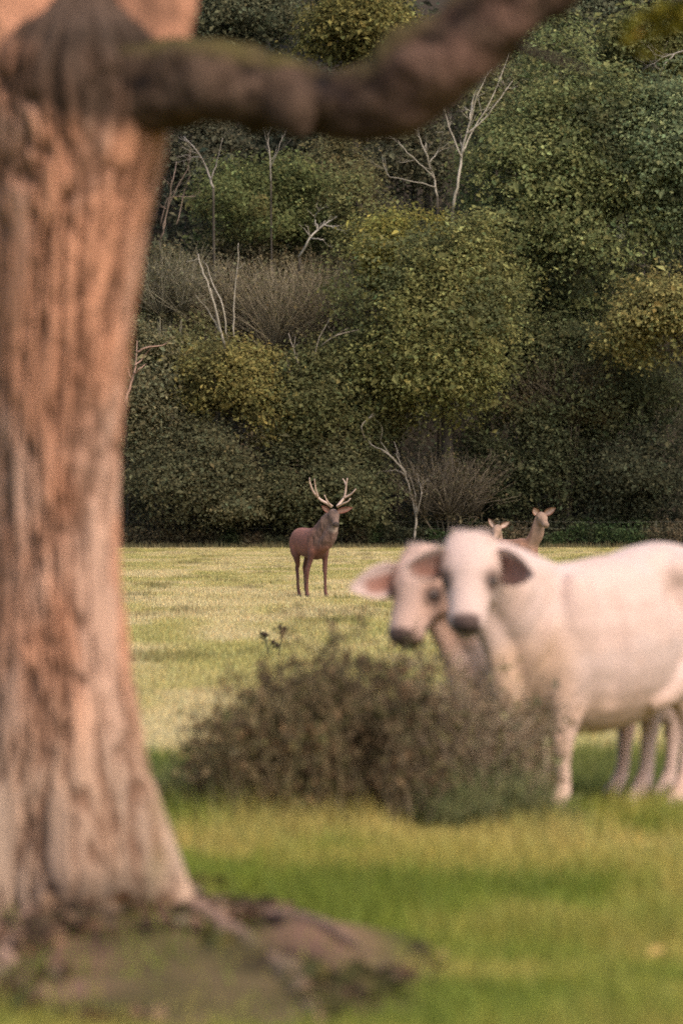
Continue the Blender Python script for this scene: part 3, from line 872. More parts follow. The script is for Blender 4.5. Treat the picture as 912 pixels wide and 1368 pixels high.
    me.vertices.foreach_set("co", P2.astype(np.float32).ravel()); me.update()
    H = (P - M[:3, 3]) @ M[:3, :3] / hs ** 2       # in the head frame
    n1 = fbm(P[:, 0] * 3, P[:, 1] * 3, P[:, 2] * 3, 4, seed + 3)
    n2 = fbm(P[:, 0] * 14, P[:, 1] * 14, P[:, 2] * 14, 3, seed + 4)
    c = CREAM[None] * (1 + .16 * (n2 - .5))[:, None]
    w_ = smooth(.50, .66, n1) * .45
    # warmer coat on the neck, lower sides and limbs
    low = smooth(.95, .45, P[:, 2]) * .55
    w_ = np.clip(w_ * .6 + low * .7, 0, 1)
    head = smooth(.44, .30, np.linalg.norm(H - np.array([.20, 0, -.06]), axis=1))
    side = smooth(.03, .10, np.abs(H[:, 1])) * smooth(.40, .18, H[:, 0])
    w_ = w_ * (1 - head) + head * np.clip(warm * .55 + side * .35 * warm + .12 * n1, 0, 1)
    c = c + (APRICOT - c) * w_[:, None]
    tan_ = np.maximum(smooth(.30, .50, P[:, 0]) * smooth(1.0, .72, P[:, 2]) * (1 - head), smooth(.62, .44, P[:, 2] + .12 * (n1 - .5)) * smooth(.02, .2, P[:, 2] - .32) * .75)  # tan chest coat; the belly tan stands in for shade under the body
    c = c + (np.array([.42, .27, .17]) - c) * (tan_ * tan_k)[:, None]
    # dark moist nose, eye surrounds, grubby shanks, hooves
    nose = smooth(.395, .42, H[:, 0] + .012 * (n2 - .5)) * smooth(.072, .058, np.abs(H[:, 1])) * smooth(-.105, -.085, H[:, 2]) * (H[:, 2] < .1) * (head > .01)
    c = c + (NOSEC - c) * (nose * .92)[:, None]
    for s in (1, -1):
        e = np.linalg.norm((H - np.array([.185, s * .107, -.03])) / np.array([1.1, 1, 1.0]), axis=1)
        c = c + (np.array([.07, .042, .032]) - c) * (smooth(.085, .03, e) * .92)[:, None]
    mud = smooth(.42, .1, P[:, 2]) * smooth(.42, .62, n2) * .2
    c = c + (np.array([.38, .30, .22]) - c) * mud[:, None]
    hoof = smooth(.055, .035, P[:, 2])
    c = c + (np.array([.42, .33, .27]) - c) * hoof[:, None]
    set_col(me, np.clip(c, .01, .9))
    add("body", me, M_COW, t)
    for s in (1, -1):
        V, q, tt = ball((.185, s * .104, -.028), (.027, .020, .021), 10, M)
        add("eye", mesh_np("eye", V, [q, tt]), M_EYE, t)
        tipw, face, wd = ears_w[s]
        root = xf(M, [(ear_x, s * .105, -.06)])[0]
        add("ear", ear_mesh("ear", root, to_local(np.asarray(tipw) - org, fwd) / k, to_local(np.asarray(face, float), fwd), wd,
                            CREAM * np.array([1, .98, .97]), np.array([.16, .05, .026]), rim=rims[s], shift=.2 * s, reach=reach, point=.8), M_COW, t)
    # short curly hair on the poll
    hb = MB(); rr = np.random.default_rng(seed)
    for _h in range(520):
        p = xf(M, [(rr.uniform(-.10, .0), rr.uniform(-.09, .09), -.01 + rr.uniform(0, .03))])[0]
        d = (M[:3, 2] * .5 - M[:3, 0] * .7 + rr.normal(0, .5, 3)); d /= np.linalg.norm(d)
        hb.tube([p - d * .02, p + d * .006, p + d * rr.uniform(.010, .016) + rr.normal(0, .004, 3)], [.004, .003, .001], 3, CREAM * rr.uniform(.75, 1.05))
    add("poll_hair", hb.mesh("poll_hair"), M_COW, t)["kind"] = "stuff"
    return t

CF = (-.74, -.67)
cow("pale cow in front, whole flank and both dark-lined ears showing", (1.215, 27.25), CF,
    at(628, 732, 26.6), (-.03, -.26, -.36),
    {-1: (at(540, 758, 26.45), (-.2, -1, -.3), .165), 1: (at(713, 768, 26.45), (.2, -1, -.3), .17)},
    [(1, 'f', .38, .16), (-1, 'f', .36, -.15), (1, 'h', -.40, .17), (-1, 'h', -.45, -.15)], .25, 3, rims={1: .74, -1: .64}, hs=(.93, 1.03, 1.0))
cow("apricot-faced cow behind, left ear stretched out over the bush", (1.04, 27.92), (-.84, -.54),
    at(561, 750, 27.45), (-.13, -.20, -.42),
    {-1: (at(466, 786, 27.3), (-.15, -1, -.1), .19), 1: (at(640, 750, 27.35), (.15, -1, -.2), .17)},
    [(1, 'f', .38, .15), (-1, 'f', .36, -.15), (1, 'h', -.64, .16), (-1, 'h', -.54, -.16)], 1.0, 8, roll=R(-3), k=.88, hs=(1.03, 1.2, 1.1), tan_k=.2, ear_x=.06, reach=.78, rims={1: .7, -1: .5})

def deer(name, label, cat, D, px, fwd, sx, stag, poll, nose_dir, ears, hooves, coat, seed, neck_dark=0.0, group=None, zk=1.0):
    fwd = np.asarray(fwd, float) / np.linalg.norm(fwd)
    x0 = at(px, HOR, D)[0]
    gz = float(ground_z(np.array([x0]), np.array([D]))[0])
    org = np.array([x0, D, gz])
    t = thing(name, label, cat, org, group)
    place(t, fwd)
    pl = np.asarray(poll, float)
    nd = to_local(np.asarray(nose_dir, float), fwd)
    M = frame(pl, nd)
    z = zk
    parts = [trunk_loft([(-.66, 0, 1.0 * z, .04, .06), (-.61, 0, .99 * z, .12, .16), (-.48, 0, .985 * z, .185, .22), (-.25, 0, .955 * z, .20, .25), (0, 0, .93 * z, .205, .265),
                         (.22, 0, .935 * z, .19, .285), (.38, 0, .965 * z, .15, .245), (.47, 0, .99 * z, .10, .16), (.52, 0, 1.0 * z, .03, .06)])]
    for s in (1, -1):
        parts.append(ball((.27, s * .11, .98 * z), (.11, .085, .19)))
        parts.append(ball((-.46, s * .10, .93 * z), (.15, .10, .20)))
    nk = xf(M, [(.0, 0, -.06)])[0]
    a = np.array([.33, 0, 1.04 * z]); m1 = a + (nk - a) * .5 + np.array([.05, 0, -.02])
    kw_, kh = (1.05, 1.08) if stag else (.72, .70)
    parts.append(trunk_loft([(*a, .14 * (kw_ + .1), .20), (*(a + (m1 - a) * .5), .125 * kw_, .185 * kh), (*m1, .125 * kw_, .175 * kh), (*(m1 + (nk - m1) * .6), .11 * kw_ , .14 * kh), (*nk, .075, .085)]))
    if stag:   # shaggy mane on the throat
        parts.append(trunk_loft([(.40, 0, .78, .05, .05), (.50, .01, .90, .11, .12), (*(m1 + [.10, 0, -.16]), .115, .12), (*(nk + [.07, 0, -.14]), .075, .08), (*(nk + [.10, 0, -.06]), .03, .03)]))
    k = 1.18 if stag else 1.08
    parts.append(head_loft(M, np.array([(-.05, 0, -.05, .03, .03), (-.02, 0, -.045, .062, .06), (.03, 0, -.045, .078, .078), (.09, 0, -.05, .080, .085), (.14, 0, -.055, .070, .082),
                               (.20, 0, -.058, .055, .068), (.255, 0, -.058, .050, .058), (.30, 0, -.058, .050, .052), (.325, 0, -.062, .040, .04), (.337, 0, -.065, .018, .018)]) * np.array([k] * 5)))
    for s in (1, -1):
        parts.append(ball((.085 * k, s * .068 * k, -.03 * k), (.035 * k, .018 * k, .025 * k), M=M))
    for (side, end, hx, hy) in hooves:
        if end == 'f':
            parts.append(limb(np.array([(.27, side * .10, .98, .075, .14), (.29, side * .115, .80, .070, .115), (.30 + (hx - .3) * .35, side * .12 + (hy - side * .12) * .4, .64, .044, .058), (.30 + (hx - .3) * .62, hy, .47, .040, .048),
                               (.31 + (hx - .3) * .68, hy, .425, .034, .038), (.30 + (hx - .3) * .8, hy, .33, .028, .032), (.30 + (hx - .3) * .92, hy, .18, .027, .030), (hx, hy, .11, .032, .037), (hx + .02, hy, .07, .029, .032),
                               (hx + .035, hy, .035, .031, .038), (hx + .045, hy, -.005, .034, .045)]) * np.array([1, 1, z, 1, 1])))
        else:
            parts.append(limb(np.array([(-.45, side * .09, 1.02, .085, .16), (-.42, side * .115, .84, .08, .15), (-.42 + (hx + .5) * .4, side * .115, .70, .054, .10), (hx - .05, hy, .56, .036, .056),
                               (hx - .075, hy, .50, .032, .046), (hx - .05, hy, .38, .029, .035), (hx - .035, hy, .20, .027, .032), (hx - .01, hy, .11, .029, .034), (hx + .012, hy, .07, .026, .03),
                               (hx + .025, hy, .035, .031, .038), (hx + .035, hy, -.005, .034, .045)]) * np.array([1, 1, z, 1, 1])))
    parts.append(limb([(-.62, 0, 1.08 * z, .03, .03), (-.68, 0, 1.02 * z, .03, .025), (-.69, 0, .93 * z, .015, .015)]))
    me = fuse("body", parts, .014, 4)
    P = verts(me)
    H = (P - M[:3, 3]) @ M[:3, :3] / k
    n1 = fbm(P[:, 0] * 5, P[:, 1] * 5, P[:, 2] * 5, 4, seed)
    n2 = fbm(P[:, 0] * 22, P[:, 1] * 22, P[:, 2] * 22, 3, seed + 1)
    c = np.asarray(coat)[None] * (1 + .5 * (n2 - .5) + .3 * (n1 - .5))[:, None]
    # darker belly, chest and legs; grey-brown neck
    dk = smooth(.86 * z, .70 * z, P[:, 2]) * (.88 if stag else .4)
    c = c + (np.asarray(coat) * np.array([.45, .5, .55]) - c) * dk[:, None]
    nkm = smooth(.16, .48, P[:, 0] + .12 * (n1 - .5)) * smooth(.74, .98, P[:, 2] + .1 * (n1 - .5))
    c = c + (np.array([.078, .056, .044]) * (1 + .5 * (n2 - .5))[:, None] - c) * (nkm * neck_dark)[:, None]
    hd = smooth(.24, .17, np.linalg.norm(H - np.array([.15, 0, -.05]), axis=1))
    c = c + ((np.array([.13, .088, .068]) if stag else np.array([.23, .145, .10])) - c) * (hd * .75)[:, None]
    nose = smooth(.295, .315, H[:, 0]) * smooth(-.10, -.08, H[:, 2]) * hd
    c = c + (np.array([.03, .022, .02]) - c) * nose[:, None]
    chin = hd * smooth(.17, .12, np.linalg.norm(H - np.array([.22, 0, -.08]), axis=1)) * smooth(-.07, -.10, H[:, 2]) * smooth(.18, .25, H[:, 0])
    c = c + (np.array([.32, .25, .2]) - c) * (chin * .7)[:, None]
    if not stag:
        thr = nkm * smooth(.0, .05, (P[:, 0] - .42) - (P[:, 2] - 1.05) * .25)
        c = c + (np.array([.24, .165, .12]) - c) * (thr * .6)[:, None]
    hoof = smooth(.05, .03, P[:, 2])
    c = c + (np.array([.03, .025, .022]) - c) * hoof[:, None]
    if stag:
        nrm = np.empty(len(P) * 3, np.float32); me.vertex_normals.foreach_get('vector', nrm); nrm = nrm.reshape(-1, 3)
        fur = fbm(P[:, 0] * 26, P[:, 1] * 26, P[:, 2] * 9, 3, 5) - .5
        me.vertices.foreach_set('co', (P + nrm * (.05 * nkm * (1 - hd) * fur)[:, None]).astype(np.float32).ravel()); me.update()
        c = c * (1 + .9 * (nkm * fur))[:, None]
    set_col(me, np.clip(c, .008, .8))
    add("body", me, M_DEER, t)
    for s in (1, -1):
        V, q, tt = ball(np.array((.09, s * .077, -.028)) * k, np.array((.017, .013, .014)) * k, 8, M)
        add("eye", mesh_np("eye", V, [q, tt]), M_EYE, t)
        tip, face, wd, inner = ears[s]
        root = xf(M, [np.array((-.005, s * .055, -.03)) * k])[0]
        add("ear", ear_mesh("ear", root, to_local(np.asarray(tip) - org, fwd), to_local(np.asarray(face, float), fwd), wd,
                            np.asarray(coat) * .9, inner, rim=.6, cup=.5, point=1.0), M_DEER, t)
    return t, M, org, fwd

STAGC = np.array([.175, .070, .049])
SD = 98.7
SF = np.array([.42, -.91])
stag, SM, sorg, sfw = deer("stag", "red deer stag with pale branched antlers standing in the open meadow", "stag", SD, 416, SF, 1, True,
     (.60, .14, 1.505), (.055, -.32, -.20),
     {-1: (at(429.5, 675.5, SD - .5), (-.2, -1, .1), .09, np.array([.20, .13, .10])), 1: (at(471, 678, SD - .5), (.2, -1, .1), .10, np.array([.20, .13, .10]))},
     [(1, 'f', .36, .10), (-1, 'f', .22, -.19), (-1, 'h', -.40, -.06), (1, 'h', -.46, .11)], STAGC, 21, neck_dark=.8)

def antler_tracks(tracks, D, org, fwd):
    mb = MB()
    for px, r in tracks:
        pts = []
        for i, p in enumerate(px):
            pts.append(to_local(at(p[0], p[1], D + p[2]) - org, fwd))
        q = spline(pts, 5)
        mb.tube(q, np.linspace(r[0], r[1], len(q)), 7, np.array([.40, .30, .25]) * random.uniform(.92, 1.05))
    return mb.mesh("antler")
AD = SD - .62
add("antler", antler_tracks([([(443.5, 677, 0), (438, 673, .02), (428, 667.5, .06), (418.5, 657, .02), (414, 645, -.05), (413.3, 638.5, -.1)], (.030, .010)),
                             ([(424.5, 664, .04), (421.5, 653, -.08), (420, 640, -.2)], (.022, .008)),
                             ([(442.5, 676, 0), (437, 669.5, -.18), (433.2, 661, -.26)], (.020, .007))], AD, sorg, sfw), M_ANTLER, stag)
add("antler", antler_tracks([([(450.5, 677, 0), (455, 671, .03), (460, 663.5, .04), (462, 651, 0), (463.8, 638.8, -.06)], (.030, .010)),
                             ([(461.8, 648, 0), (460, 643, .03), (457.5, 639.5, .05)], (.016, .007)),
                             ([(459.5, 665, .04), (467.5, 661, -.02), (472, 657, -.08), (475, 653, -.1)], (.022, .008)),
                             ([(451.5, 676, 0), (459, 672.5, -.2), (465, 669.5, -.26), (468, 665.5, -.28)], (.020, .007))], AD, sorg, sfw), M_ANTLER, stag)

HINDC = np.array([.21, .11, .07])
HG = "hinds behind the cattle"
H1D = 95.0
deer("hind", "taller tawny hind with neck raised, looking right above the front cow's ear", "deer", H1D, 684, (.75, -.66), 1, False,
     (.56, .07, 1.445), (.085, -.28, -.15),
     {-1: (at(712.5, 678.5, H1D - .4), (.0, -1, .1), .12, np.array([.50, .37, .31])), 1: (at(741.5, 678.5, H1D - .4), (.25, -1, .1), .12, np.array([.50, .37, .31]))},
     [(1, 'f', .32, .11), (-1, 'f', .28, -.11), (-1, 'h', -.46, -.10), (1, 'h', -.50, .10)], HINDC, 31, neck_dark=.25, group=HG, zk=.80)
H2D = 101.0
deer("hind", "shorter hind of which only head and ears show above the front cow's poll", "deer", H2D, 663, (.05, -1), 1, False,
     (.52, -.03, 1.235), (-.05, -.26, -.17),
     {-1: (at(652.0, 692.5, H2D - .5), (-.3, -1, .3), .09, np.array([.42, .33, .28])), 1: (at(680, 697, H2D - .5), (.3, -1, .1), .10, np.array([.50, .37, .31]))},
     [(1, 'f', .32, .11), (-1, 'f', .28, -.11), (-1, 'h', -.46, -.10), (1, 'h', -.50, .10)], HINDC * np.array([.8, .85, .9]), 37, neck_dark=.4, group=HG, zk=.72)

# ------------------------------------------------------------------ foreground oak: trunk, roots, limb, twig with leaves
TD = TREE_XY[1]
TS = FPX / TD
tree_base = np.array([TREE_XY[0], TD, 0.0])
oak = thing("old_tree", "thick pinkish-brown furrowed trunk at the left with one heavy dark limb", "tree", tree_base)

def zpx(py): return EYE + (HOR - py) / TS
prof = np.array([(1300, 84, 165), (1250, 84, 150), (1215, 84, 142), (1160, 84, 134), (1100, 85, 120), (1000, 86, 100), (900, 82, 88), (800, 78, 80), (700, 75, 76), (600, 75, 80), (500, 78, 87), (400, 84, 96),
                 (300, 92, 107), (200, 98, 124), (150, 98, 130), (100, 100, 132), (60, 102, 122), (30, 104, 98), (5, 106, 62), (-12, 107, 20)], float)
prof = prof[::-1] if prof[0, 0] < prof[-1, 0] else prof
pz = zpx(prof[:, 0]); pc = (prof[:, 1] - 84) / TS; pr = prof[:, 2] / TS

def bark(nth, zz, cen, rad, seed, lobes=True):
    """furrowed bark: returns vertex grid and colours"""
    th = np.arange(nth) * 2 * math.pi / nth
    TH, Z = np.meshgrid(th, zz)
    Rr = np.repeat(rad[:, None], nth, 1)
    if lobes:
        base = smooth(.75, 0.0, Z)
        lob = (.5 + .5 * np.cos(5 * TH + .5)) ** 1.5
        Rr = Rr * (1 + base * (lob * .55 - .22) * .9) * (1 + .05 * np.sin(2 * TH + Z * 1.6) * (1 - base))
    c, s = np.cos(TH), np.sin(TH)
    # noise in (around, up) space, stretched along the trunk and wandering
    wob = .35 * (fbm(c * 1.2, s * 1.2, Z * 1.4, 3, seed) - .5)
    k = 9.5
    A = fbm(c * k * .55 + wob * 3, s * k * .55 + wob * 3, Z * 2.6, 4, seed + 1)
    A2 = fbm(c * k * .5 - wob * 3 + 7, s * k * .5, Z * 2.6 + c * 1.5, 4, seed + 11)
    rid = 1 - 1.2 * np.maximum(smooth(.085, .0, np.abs(A - .5)), .8 * smooth(.07, .0, np.abs(A2 - .52)))
    B = fbm(c * k * 1.5 + wob * 5, s * k * 1.5, Z * 5.0, 3, seed + 2)
    disp = .025 * (rid - .6) + .022 * (B - .5)
    Rr = Rr + disp * (.6 + .4 * (rad[:, None] / .25))
    P = np.stack([cen[:, None] + c * Rr, s * Rr, Z], -1)
    return P, TH, Z, rid, B

nz_, nth = 400, 260
zz = np.linspace(-.12, zpx(-10), nz_)
order = np.argsort(pz)
cen = np.interp(zz, pz[order], pc[order]); rad = np.interp(zz, pz[order], pr[order])
ker = np.ones(25) / 25
cen = np.convolve(np.pad(cen, 12, 'edge'), ker, 'valid'); rad = np.convolve(np.pad(rad, 12, 'edge'), ker, 'valid')
P, TH, Z, rid, B = bark(nth, zz, cen, rad, 3)
i = (np.arange(nz_ - 1)[:, None] * nth + np.arange(nth)[None]); j = (np.arange(nz_ - 1)[:, None] * nth + (np.arange(nth)[None] + 1) % nth)
Qt = np.stack([i, j, j + nth, i + nth], -1).reshape(-1, 4)
topc = P[-1].mean(0) + [0, 0, .03]
Vt = np.concatenate([P.reshape(-1, 3), topc[None]])
last = (nz_ - 1) * nth
tri = np.stack([last + np.arange(nth), last + (np.arange(nth) + 1) % nth, np.full(nth, nz_ * nth)], 1)
SALMON = np.array([.42, .208, .128]); PINKG = np.array([.42, .265, .195]); GREYB = np.array([.30, .24, .18]); FURROW = np.array([.13, .068, .043]); MOSSB = np.array([.10, .085, .035])
pn = fbm(P[..., 0] * 4, P[..., 1] * 4, P[..., 2] * 2, 4, 77)
bc = SALMON + (PINKG - SALMON) * smooth(.40, .62, pn)[..., None]
lowm = smooth(1.05, .35, Z + .5 * (pn - .5))
bc = bc + (GREYB - bc) * (lowm * .65)[..., None]
bc = bc + (FURROW - bc) * (smooth(.9, .1, rid) * .8)[..., None]
bc = bc * (.85 + .45 * (B - .3))[..., None]
mo = smooth(.68, .78, fbm(P[..., 0] * 3 + 4, P[..., 1] * 3, P[..., 2] * 2.2, 3, 79) + .22 * smooth(.55, .0, Z) + .10 * smooth(-.1, -.25, P[..., 0]))
mo = mo * np.maximum(smooth(.8, .3, Z), smooth(-.12, -.22, P[..., 0]))
bc = bc + (MOSSB - bc) * (mo * .7)[..., None]
# dark trunk top and collar where the limb leaves the trunk
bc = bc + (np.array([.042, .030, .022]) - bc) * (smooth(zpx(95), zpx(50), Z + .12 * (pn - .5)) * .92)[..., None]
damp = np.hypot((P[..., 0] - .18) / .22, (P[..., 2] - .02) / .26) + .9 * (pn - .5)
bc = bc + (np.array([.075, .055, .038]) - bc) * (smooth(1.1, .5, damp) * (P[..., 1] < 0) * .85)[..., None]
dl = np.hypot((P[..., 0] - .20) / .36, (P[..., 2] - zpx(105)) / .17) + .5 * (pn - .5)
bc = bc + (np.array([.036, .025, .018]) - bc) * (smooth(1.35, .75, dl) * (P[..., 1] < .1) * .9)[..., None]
bcol = np.concatenate([bc.reshape(-1, 3), [[.1, .07, .05]]])
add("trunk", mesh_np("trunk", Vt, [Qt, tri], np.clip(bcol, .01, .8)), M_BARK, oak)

def bark_tube(name, pts, rad, n, cf, seed, amp=.02, k=9.0):
    q = spline(np.column_stack([pts, rad]), 14)
    V, Qd, Td = loft(q[:, :3], q[:, 3], q[:, 3], n)
    m = len(q)
    ctr = np.concatenate([np.repeat(q[:, :3], n, axis=0), q[:1, :3], q[-1:, :3]])
    out = V - ctr
    ln = np.linalg.norm(out, axis=1, keepdims=True) + 1e-6
    o = out / ln
    nn_ = fbm(V[:, 0] * k * .6, V[:, 1] * k, V[:, 2] * k, 4, seed)
    V = V + o * ((nn_ - .5) * 2 * amp)[:, None] * (ln > .005)
    c = cf(V, o, nn_)
    return mesh_np(name, V, [Qd, Td], np.clip(c, .008, .8))

LIMBC = np.array([.036, .023, .016]); LIMBP = np.array([.11, .062, .046]); LMOSS = np.array([.065, .054, .018])
def limb_col(V, o, n):
    n3 = fbm(V[:, 0] * 14, V[:, 1] * 22, V[:, 2] * 22, 3, 92)
    c = LIMBC[None] * (.2 + 2.2 * smooth(.3, .72, .5 * n + .5 * n3))[:, None]
    far = smooth(.85, 1.45, V[:, 0]) * smooth(.38, .6, fbm(V[:, 0] * 6, V[:, 1] * 6, V[:, 2] * 6, 3, 91) + .1)
    c = c + (LIMBP - c) * (far * .75)[:, None]
    ms = smooth(.35, .8, o[:, 2]) * smooth(.45, .6, n + .06)
    return c + (LMOSS - c) * (ms * .8)[:, None]
def tl(px, py, dy=0.0):
    p = at(px, py, TD + dy)
    return p - tree_base
lp = [(85, 120, .08, 88), (160, 112, -.08, 72), (235, 108, -.20, 58), (310, 115, -.28, 53), (395, 130, -.30, 50), (455, 138, -.32, 47), (520, 126, -.34, 54), (575, 88, -.36, 58), (630, 45, -.38, 54), (690, 0, -.4, 52),
      (760, -70, -.4, 46), (840, -130, -.4, 38), (930, -150, -.4, 30), (1050, -140, -.4, 20)]
add("limb", bark_tube("limb", [tl(a, b, c) for a, b, c, r in lp], [r / TS for a, b, c, r in lp], 48, limb_col, 93, .10, 5.0), M_BARK, oak)
# knob under the limb
kb = bark_tube("knob", [tl(372, 120, -.36), tl(392, 150, -.42), tl(402, 172, -.44), tl(406, 182, -.44)], [.10, .085, .05, .015], 24, lambda V, o, n: LIMBC[None] * (.9 + 1.2 * n)[:, None], 95, .012)
add("burr", kb, M_BARK, oak)
# upper stems above the fork
def stem_col(V, o, n):
    c = SALMON[None] * (.45 + .75 * n)[:, None]
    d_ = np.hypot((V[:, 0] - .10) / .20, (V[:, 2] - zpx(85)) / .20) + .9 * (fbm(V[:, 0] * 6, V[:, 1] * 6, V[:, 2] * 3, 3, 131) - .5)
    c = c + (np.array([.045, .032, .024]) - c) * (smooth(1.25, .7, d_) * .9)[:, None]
    c = c + (FURROW - c) * (smooth(.5, .36, n) * .7)[:, None]
    return c
add("stem", bark_tube("stem", [tl(62, 170, .06), tl(50, 100, .02), tl(28, 20, .04), tl(5, -100, .1), tl(-60, -300, .2)], [.18, .21, .205, .19, .16], 40, stem_col, 97, .022), M_BARK, oak)
add("stem", bark_tube("stem", [tl(140, 170, .08), tl(165, 110, .06), tl(192, 30, .06), tl(205, -60, .12), tl(240, -300, .25)], [.15, .175, .165, .165, .14], 40, stem_col, 99, .022), M_BARK, oak)
# roots
def root_col(V, o, n):
    c = np.array([.21, .135, .10])[None] * (.4 + .9 * n)[:, None]
    ms = smooth(.5, .66, fbm(V[:, 0] * 5, V[:, 1] * 3, V[:, 2] * 5, 3, 101))
    return c + (np.array([.075, .068, .03]) - c) * (ms * .75)[:, None]
def groundpt(px, py, lift):
    D = FPX * EYE / (py - HOR)
    for _ in range(4):
        p = at(px, py, D)
        g = float(ground_z(np.array([p[0]]), np.array([D]))[0])
        D = FPX * (EYE - g) / (py - HOR)
    p = at(px, py, D)
    return np.array([p[0], p[1], float(ground_z(p[:1], p[1:2])[0]) + lift]) - tree_base
for pts, r in (([(170, 1160), (222, 1180), (262, 1222), (305, 1256), (350, 1276)], [.15, .105, .07, .04, .012]),
               ([(255, 1220), (330, 1258), (378, 1296), (410, 1336), (430, 1375)], [.05, .05, .042, .03, .008]),
               ([(40, 1225), (20, 1262), (0, 1300), (-40, 1350)], [.05, .06, .05, .03]),
               ([(235, 1205), (330, 1222), (420, 1250), (500, 1285)], [.06, .035, .022, .006])):
    gp = [groundpt(a, b, -rr * (.45 if i else -.1)) for i, ((a, b), rr) in enumerate(zip(pts, r))]
    if r[0] > .1:
        gp[0] = np.array([gp[0][0], min(gp[0][1], -.05), .22])
    add("root", bark_tube("root", gp, r, 20, root_col, 103 + int(r[0] * 1000), .03, 9), M_BARK, oak)
# moss, dead leaves and bark crumbs on the bare soil
n = 9000
D_ = RNG.uniform(15.6, 21.5, n); x_ = RNG.uniform(-1.5, .45, n)
kp = (RNG.uniform(0, 1, n) < soil_mask(x_, D_)) & (fbm(x_ * 2.6, D_ * 1.3, 0, 3, 141) > .42)
x_, D_ = x_[kp], D_[kp]
pal = np.array([(.06, .055, .02), (.045, .032, .022), (.20, .13, .085), (.09, .075, .03), (.13, .08, .05)])
m_ = smooth(.42, .6, fbm(x_ * 3.1, D_ * 1.1, 0, 3, 143))
ci_ = np.where(RNG.uniform(0, 1, len(x_)) < m_, RNG.choice([0, 3], len(x_)), RNG.choice([1, 2, 4], len(x_)))
V, F, C = leaf_cards(np.stack([x_, D_, ground_z(x_, D_) + RNG.uniform(.0, .035, len(x_))], 1), .05 * np.exp(RNG.normal(0, .4, len(x_))), tint(pal[ci_], .3), flat=.5)
tag(add("leaf_litter", mesh_np("leaf_litter", V, [F], C, shade=False), M_LEAF), "mossy dead-leaf litter on the bare soil round the big trunk's roots", "leaf litter", kind="stuff")
# thin twigs and a spray of hanging leaves off the limb's far end
mb = MB()
mb.tube(spline([tl(660, 40, -.4), tl(700, 65, -.45), tl(745, 80, -.5), tl(800, 100, -.5)], 4), np.linspace(.016, .004, 13), 5, (.05, .035, .028))
hang = [tl(900, -146, -.4), tl(915, -60, -.5), tl(905, -10, -.55), tl(880, 20, -.6), tl(850, 45, -.6)]
mb.tube(spline(hang, 4), np.linspace(.014, .003, 17), 5, (.06, .05, .035))
hang2 = [tl(915, -60, -.5), tl(930, 0, -.5), tl(925, 40, -.5)]
mb.tube(spline(hang2, 4), np.linspace(.008, .003, 9), 4, (.06, .05, .035))
add("twig", mb.mesh("twig"), M_WOOD, oak)
lc = []
for tr in (hang, hang2):
    q = spline(tr, 8)[10:]
    for _ in range(70):
        p = q[random.randrange(len(q))] + RNG.normal(0, .045, 3)
        lc.append(p)
lc = np.array(lc)
cl = tint(np.tile(np.array([.13, .115, .014]), (len(lc), 1)), .3)
V, F, C = leaf_cards(lc, np.full(len(lc), .075), cl)
add("leaves", mesh_np("leaves", V, [F], C, shade=False), M_LEAF, oak)["kind"] = "stuff"
V, F, C = leaf_cards(np.array([tl(845, 44, -.62)]), np.array([.07]), np.array([[.38, .23, .06]]), flat=.1, updir=np.array([0, -1.0, 0]))
tag(add("leaf", mesh_np("leaf", V, [F], C, shade=False), M_LEAF, oak), "single orange leaf at the twig's tip")

# ------------------------------------------------------------------ bush of dead stems before the cattle
def scrub(name, label, px0, px1, base_py, top_fn, D, n, cols, leafcols, leafn, th=.005, group="dry scrub before the cattle", leaf=.035, lean=.25):
    s = FPX / D
    cxp = (px0 + px1) / 2
    bx = at(cxp, HOR, D)[0]
    base = np.array([bx, D, float(ground_z(np.array([bx]), np.array([D]))[0])])
    t = thing(name, label, "bush", base, group)
    st = MB(); lv = []
    for k in range(n):
        px = random.uniform(px0, px1)
        x = (px - 456) / s
        y = D + random.gauss(0, .22)
        z0 = float(ground_z(np.array([x]), np.array([y]))[0])
        hgt = (base_py - top_fn(px)) / s * (.72 + .56 * float(fbm(px / 34.0, D * 3, 0, 2, 7))) * random.uniform(.3, 1.08)
        dx = random.gauss(0, lean) * hgt
        p0, p1, p2 = np.array([x - dx * .5, y, z0 - .02]), np.array([x + random.gauss(0, .04), y + random.gauss(0, .05), z0 + hgt * .55]), np.array([x + dx * .7, y + random.gauss(0, .1), z0 + hgt])
        q = spline([p0, p1, p2], 3)
        c = np.asarray(cols[random.randrange(len(cols))]) * random.uniform(.7, 1.3)
        st.tube(q, np.linspace(th, th * .4, len(q)), 3, c)
        for _ in range(3):
            u = q[random.randint(2, len(q) - 1)]
            d = np.array([random.gauss(0, .6), random.gauss(0, .4), random.uniform(.2, 1)]); d *= random.uniform(.06, .16)
            st.tube([u, u + d], [th * .6, th * .25], 3, c)
            for _ in range(leafn):
                lv.append(u + d * random.uniform(.2, 1.1) + RNG.normal(0, .025, 3))
    o = add("stems", st.mesh("stems", base), M_WOOD, t); o["kind"] = "stuff"
    if not lv:
        return t
    lv = np.array(lv)
    cc = np.array(leafcols)[RNG.integers(0, len(leafcols), len(lv))]
    V, F, C = leaf_cards(lv - base, leaf * np.exp(RNG.normal(0, .35, len(lv))), tint(cc, .3), aspect=.5, flat=.3)
    o = add("foliage", mesh_np("foliage", V, [F], C, shade=False), M_LEAF, t); o["kind"] = "stuff"
    return t
DB = [(.14, .105, .055), (.20, .155, .085), (.11, .098, .046)]
DL = [(.16, .106, .056), (.22, .158, .088), (.12, .108, .045), (.095, .068, .040)]
def prof_fn(xs_, ys_):
    return lambda px: float(np.interp(px, xs_, ys_))
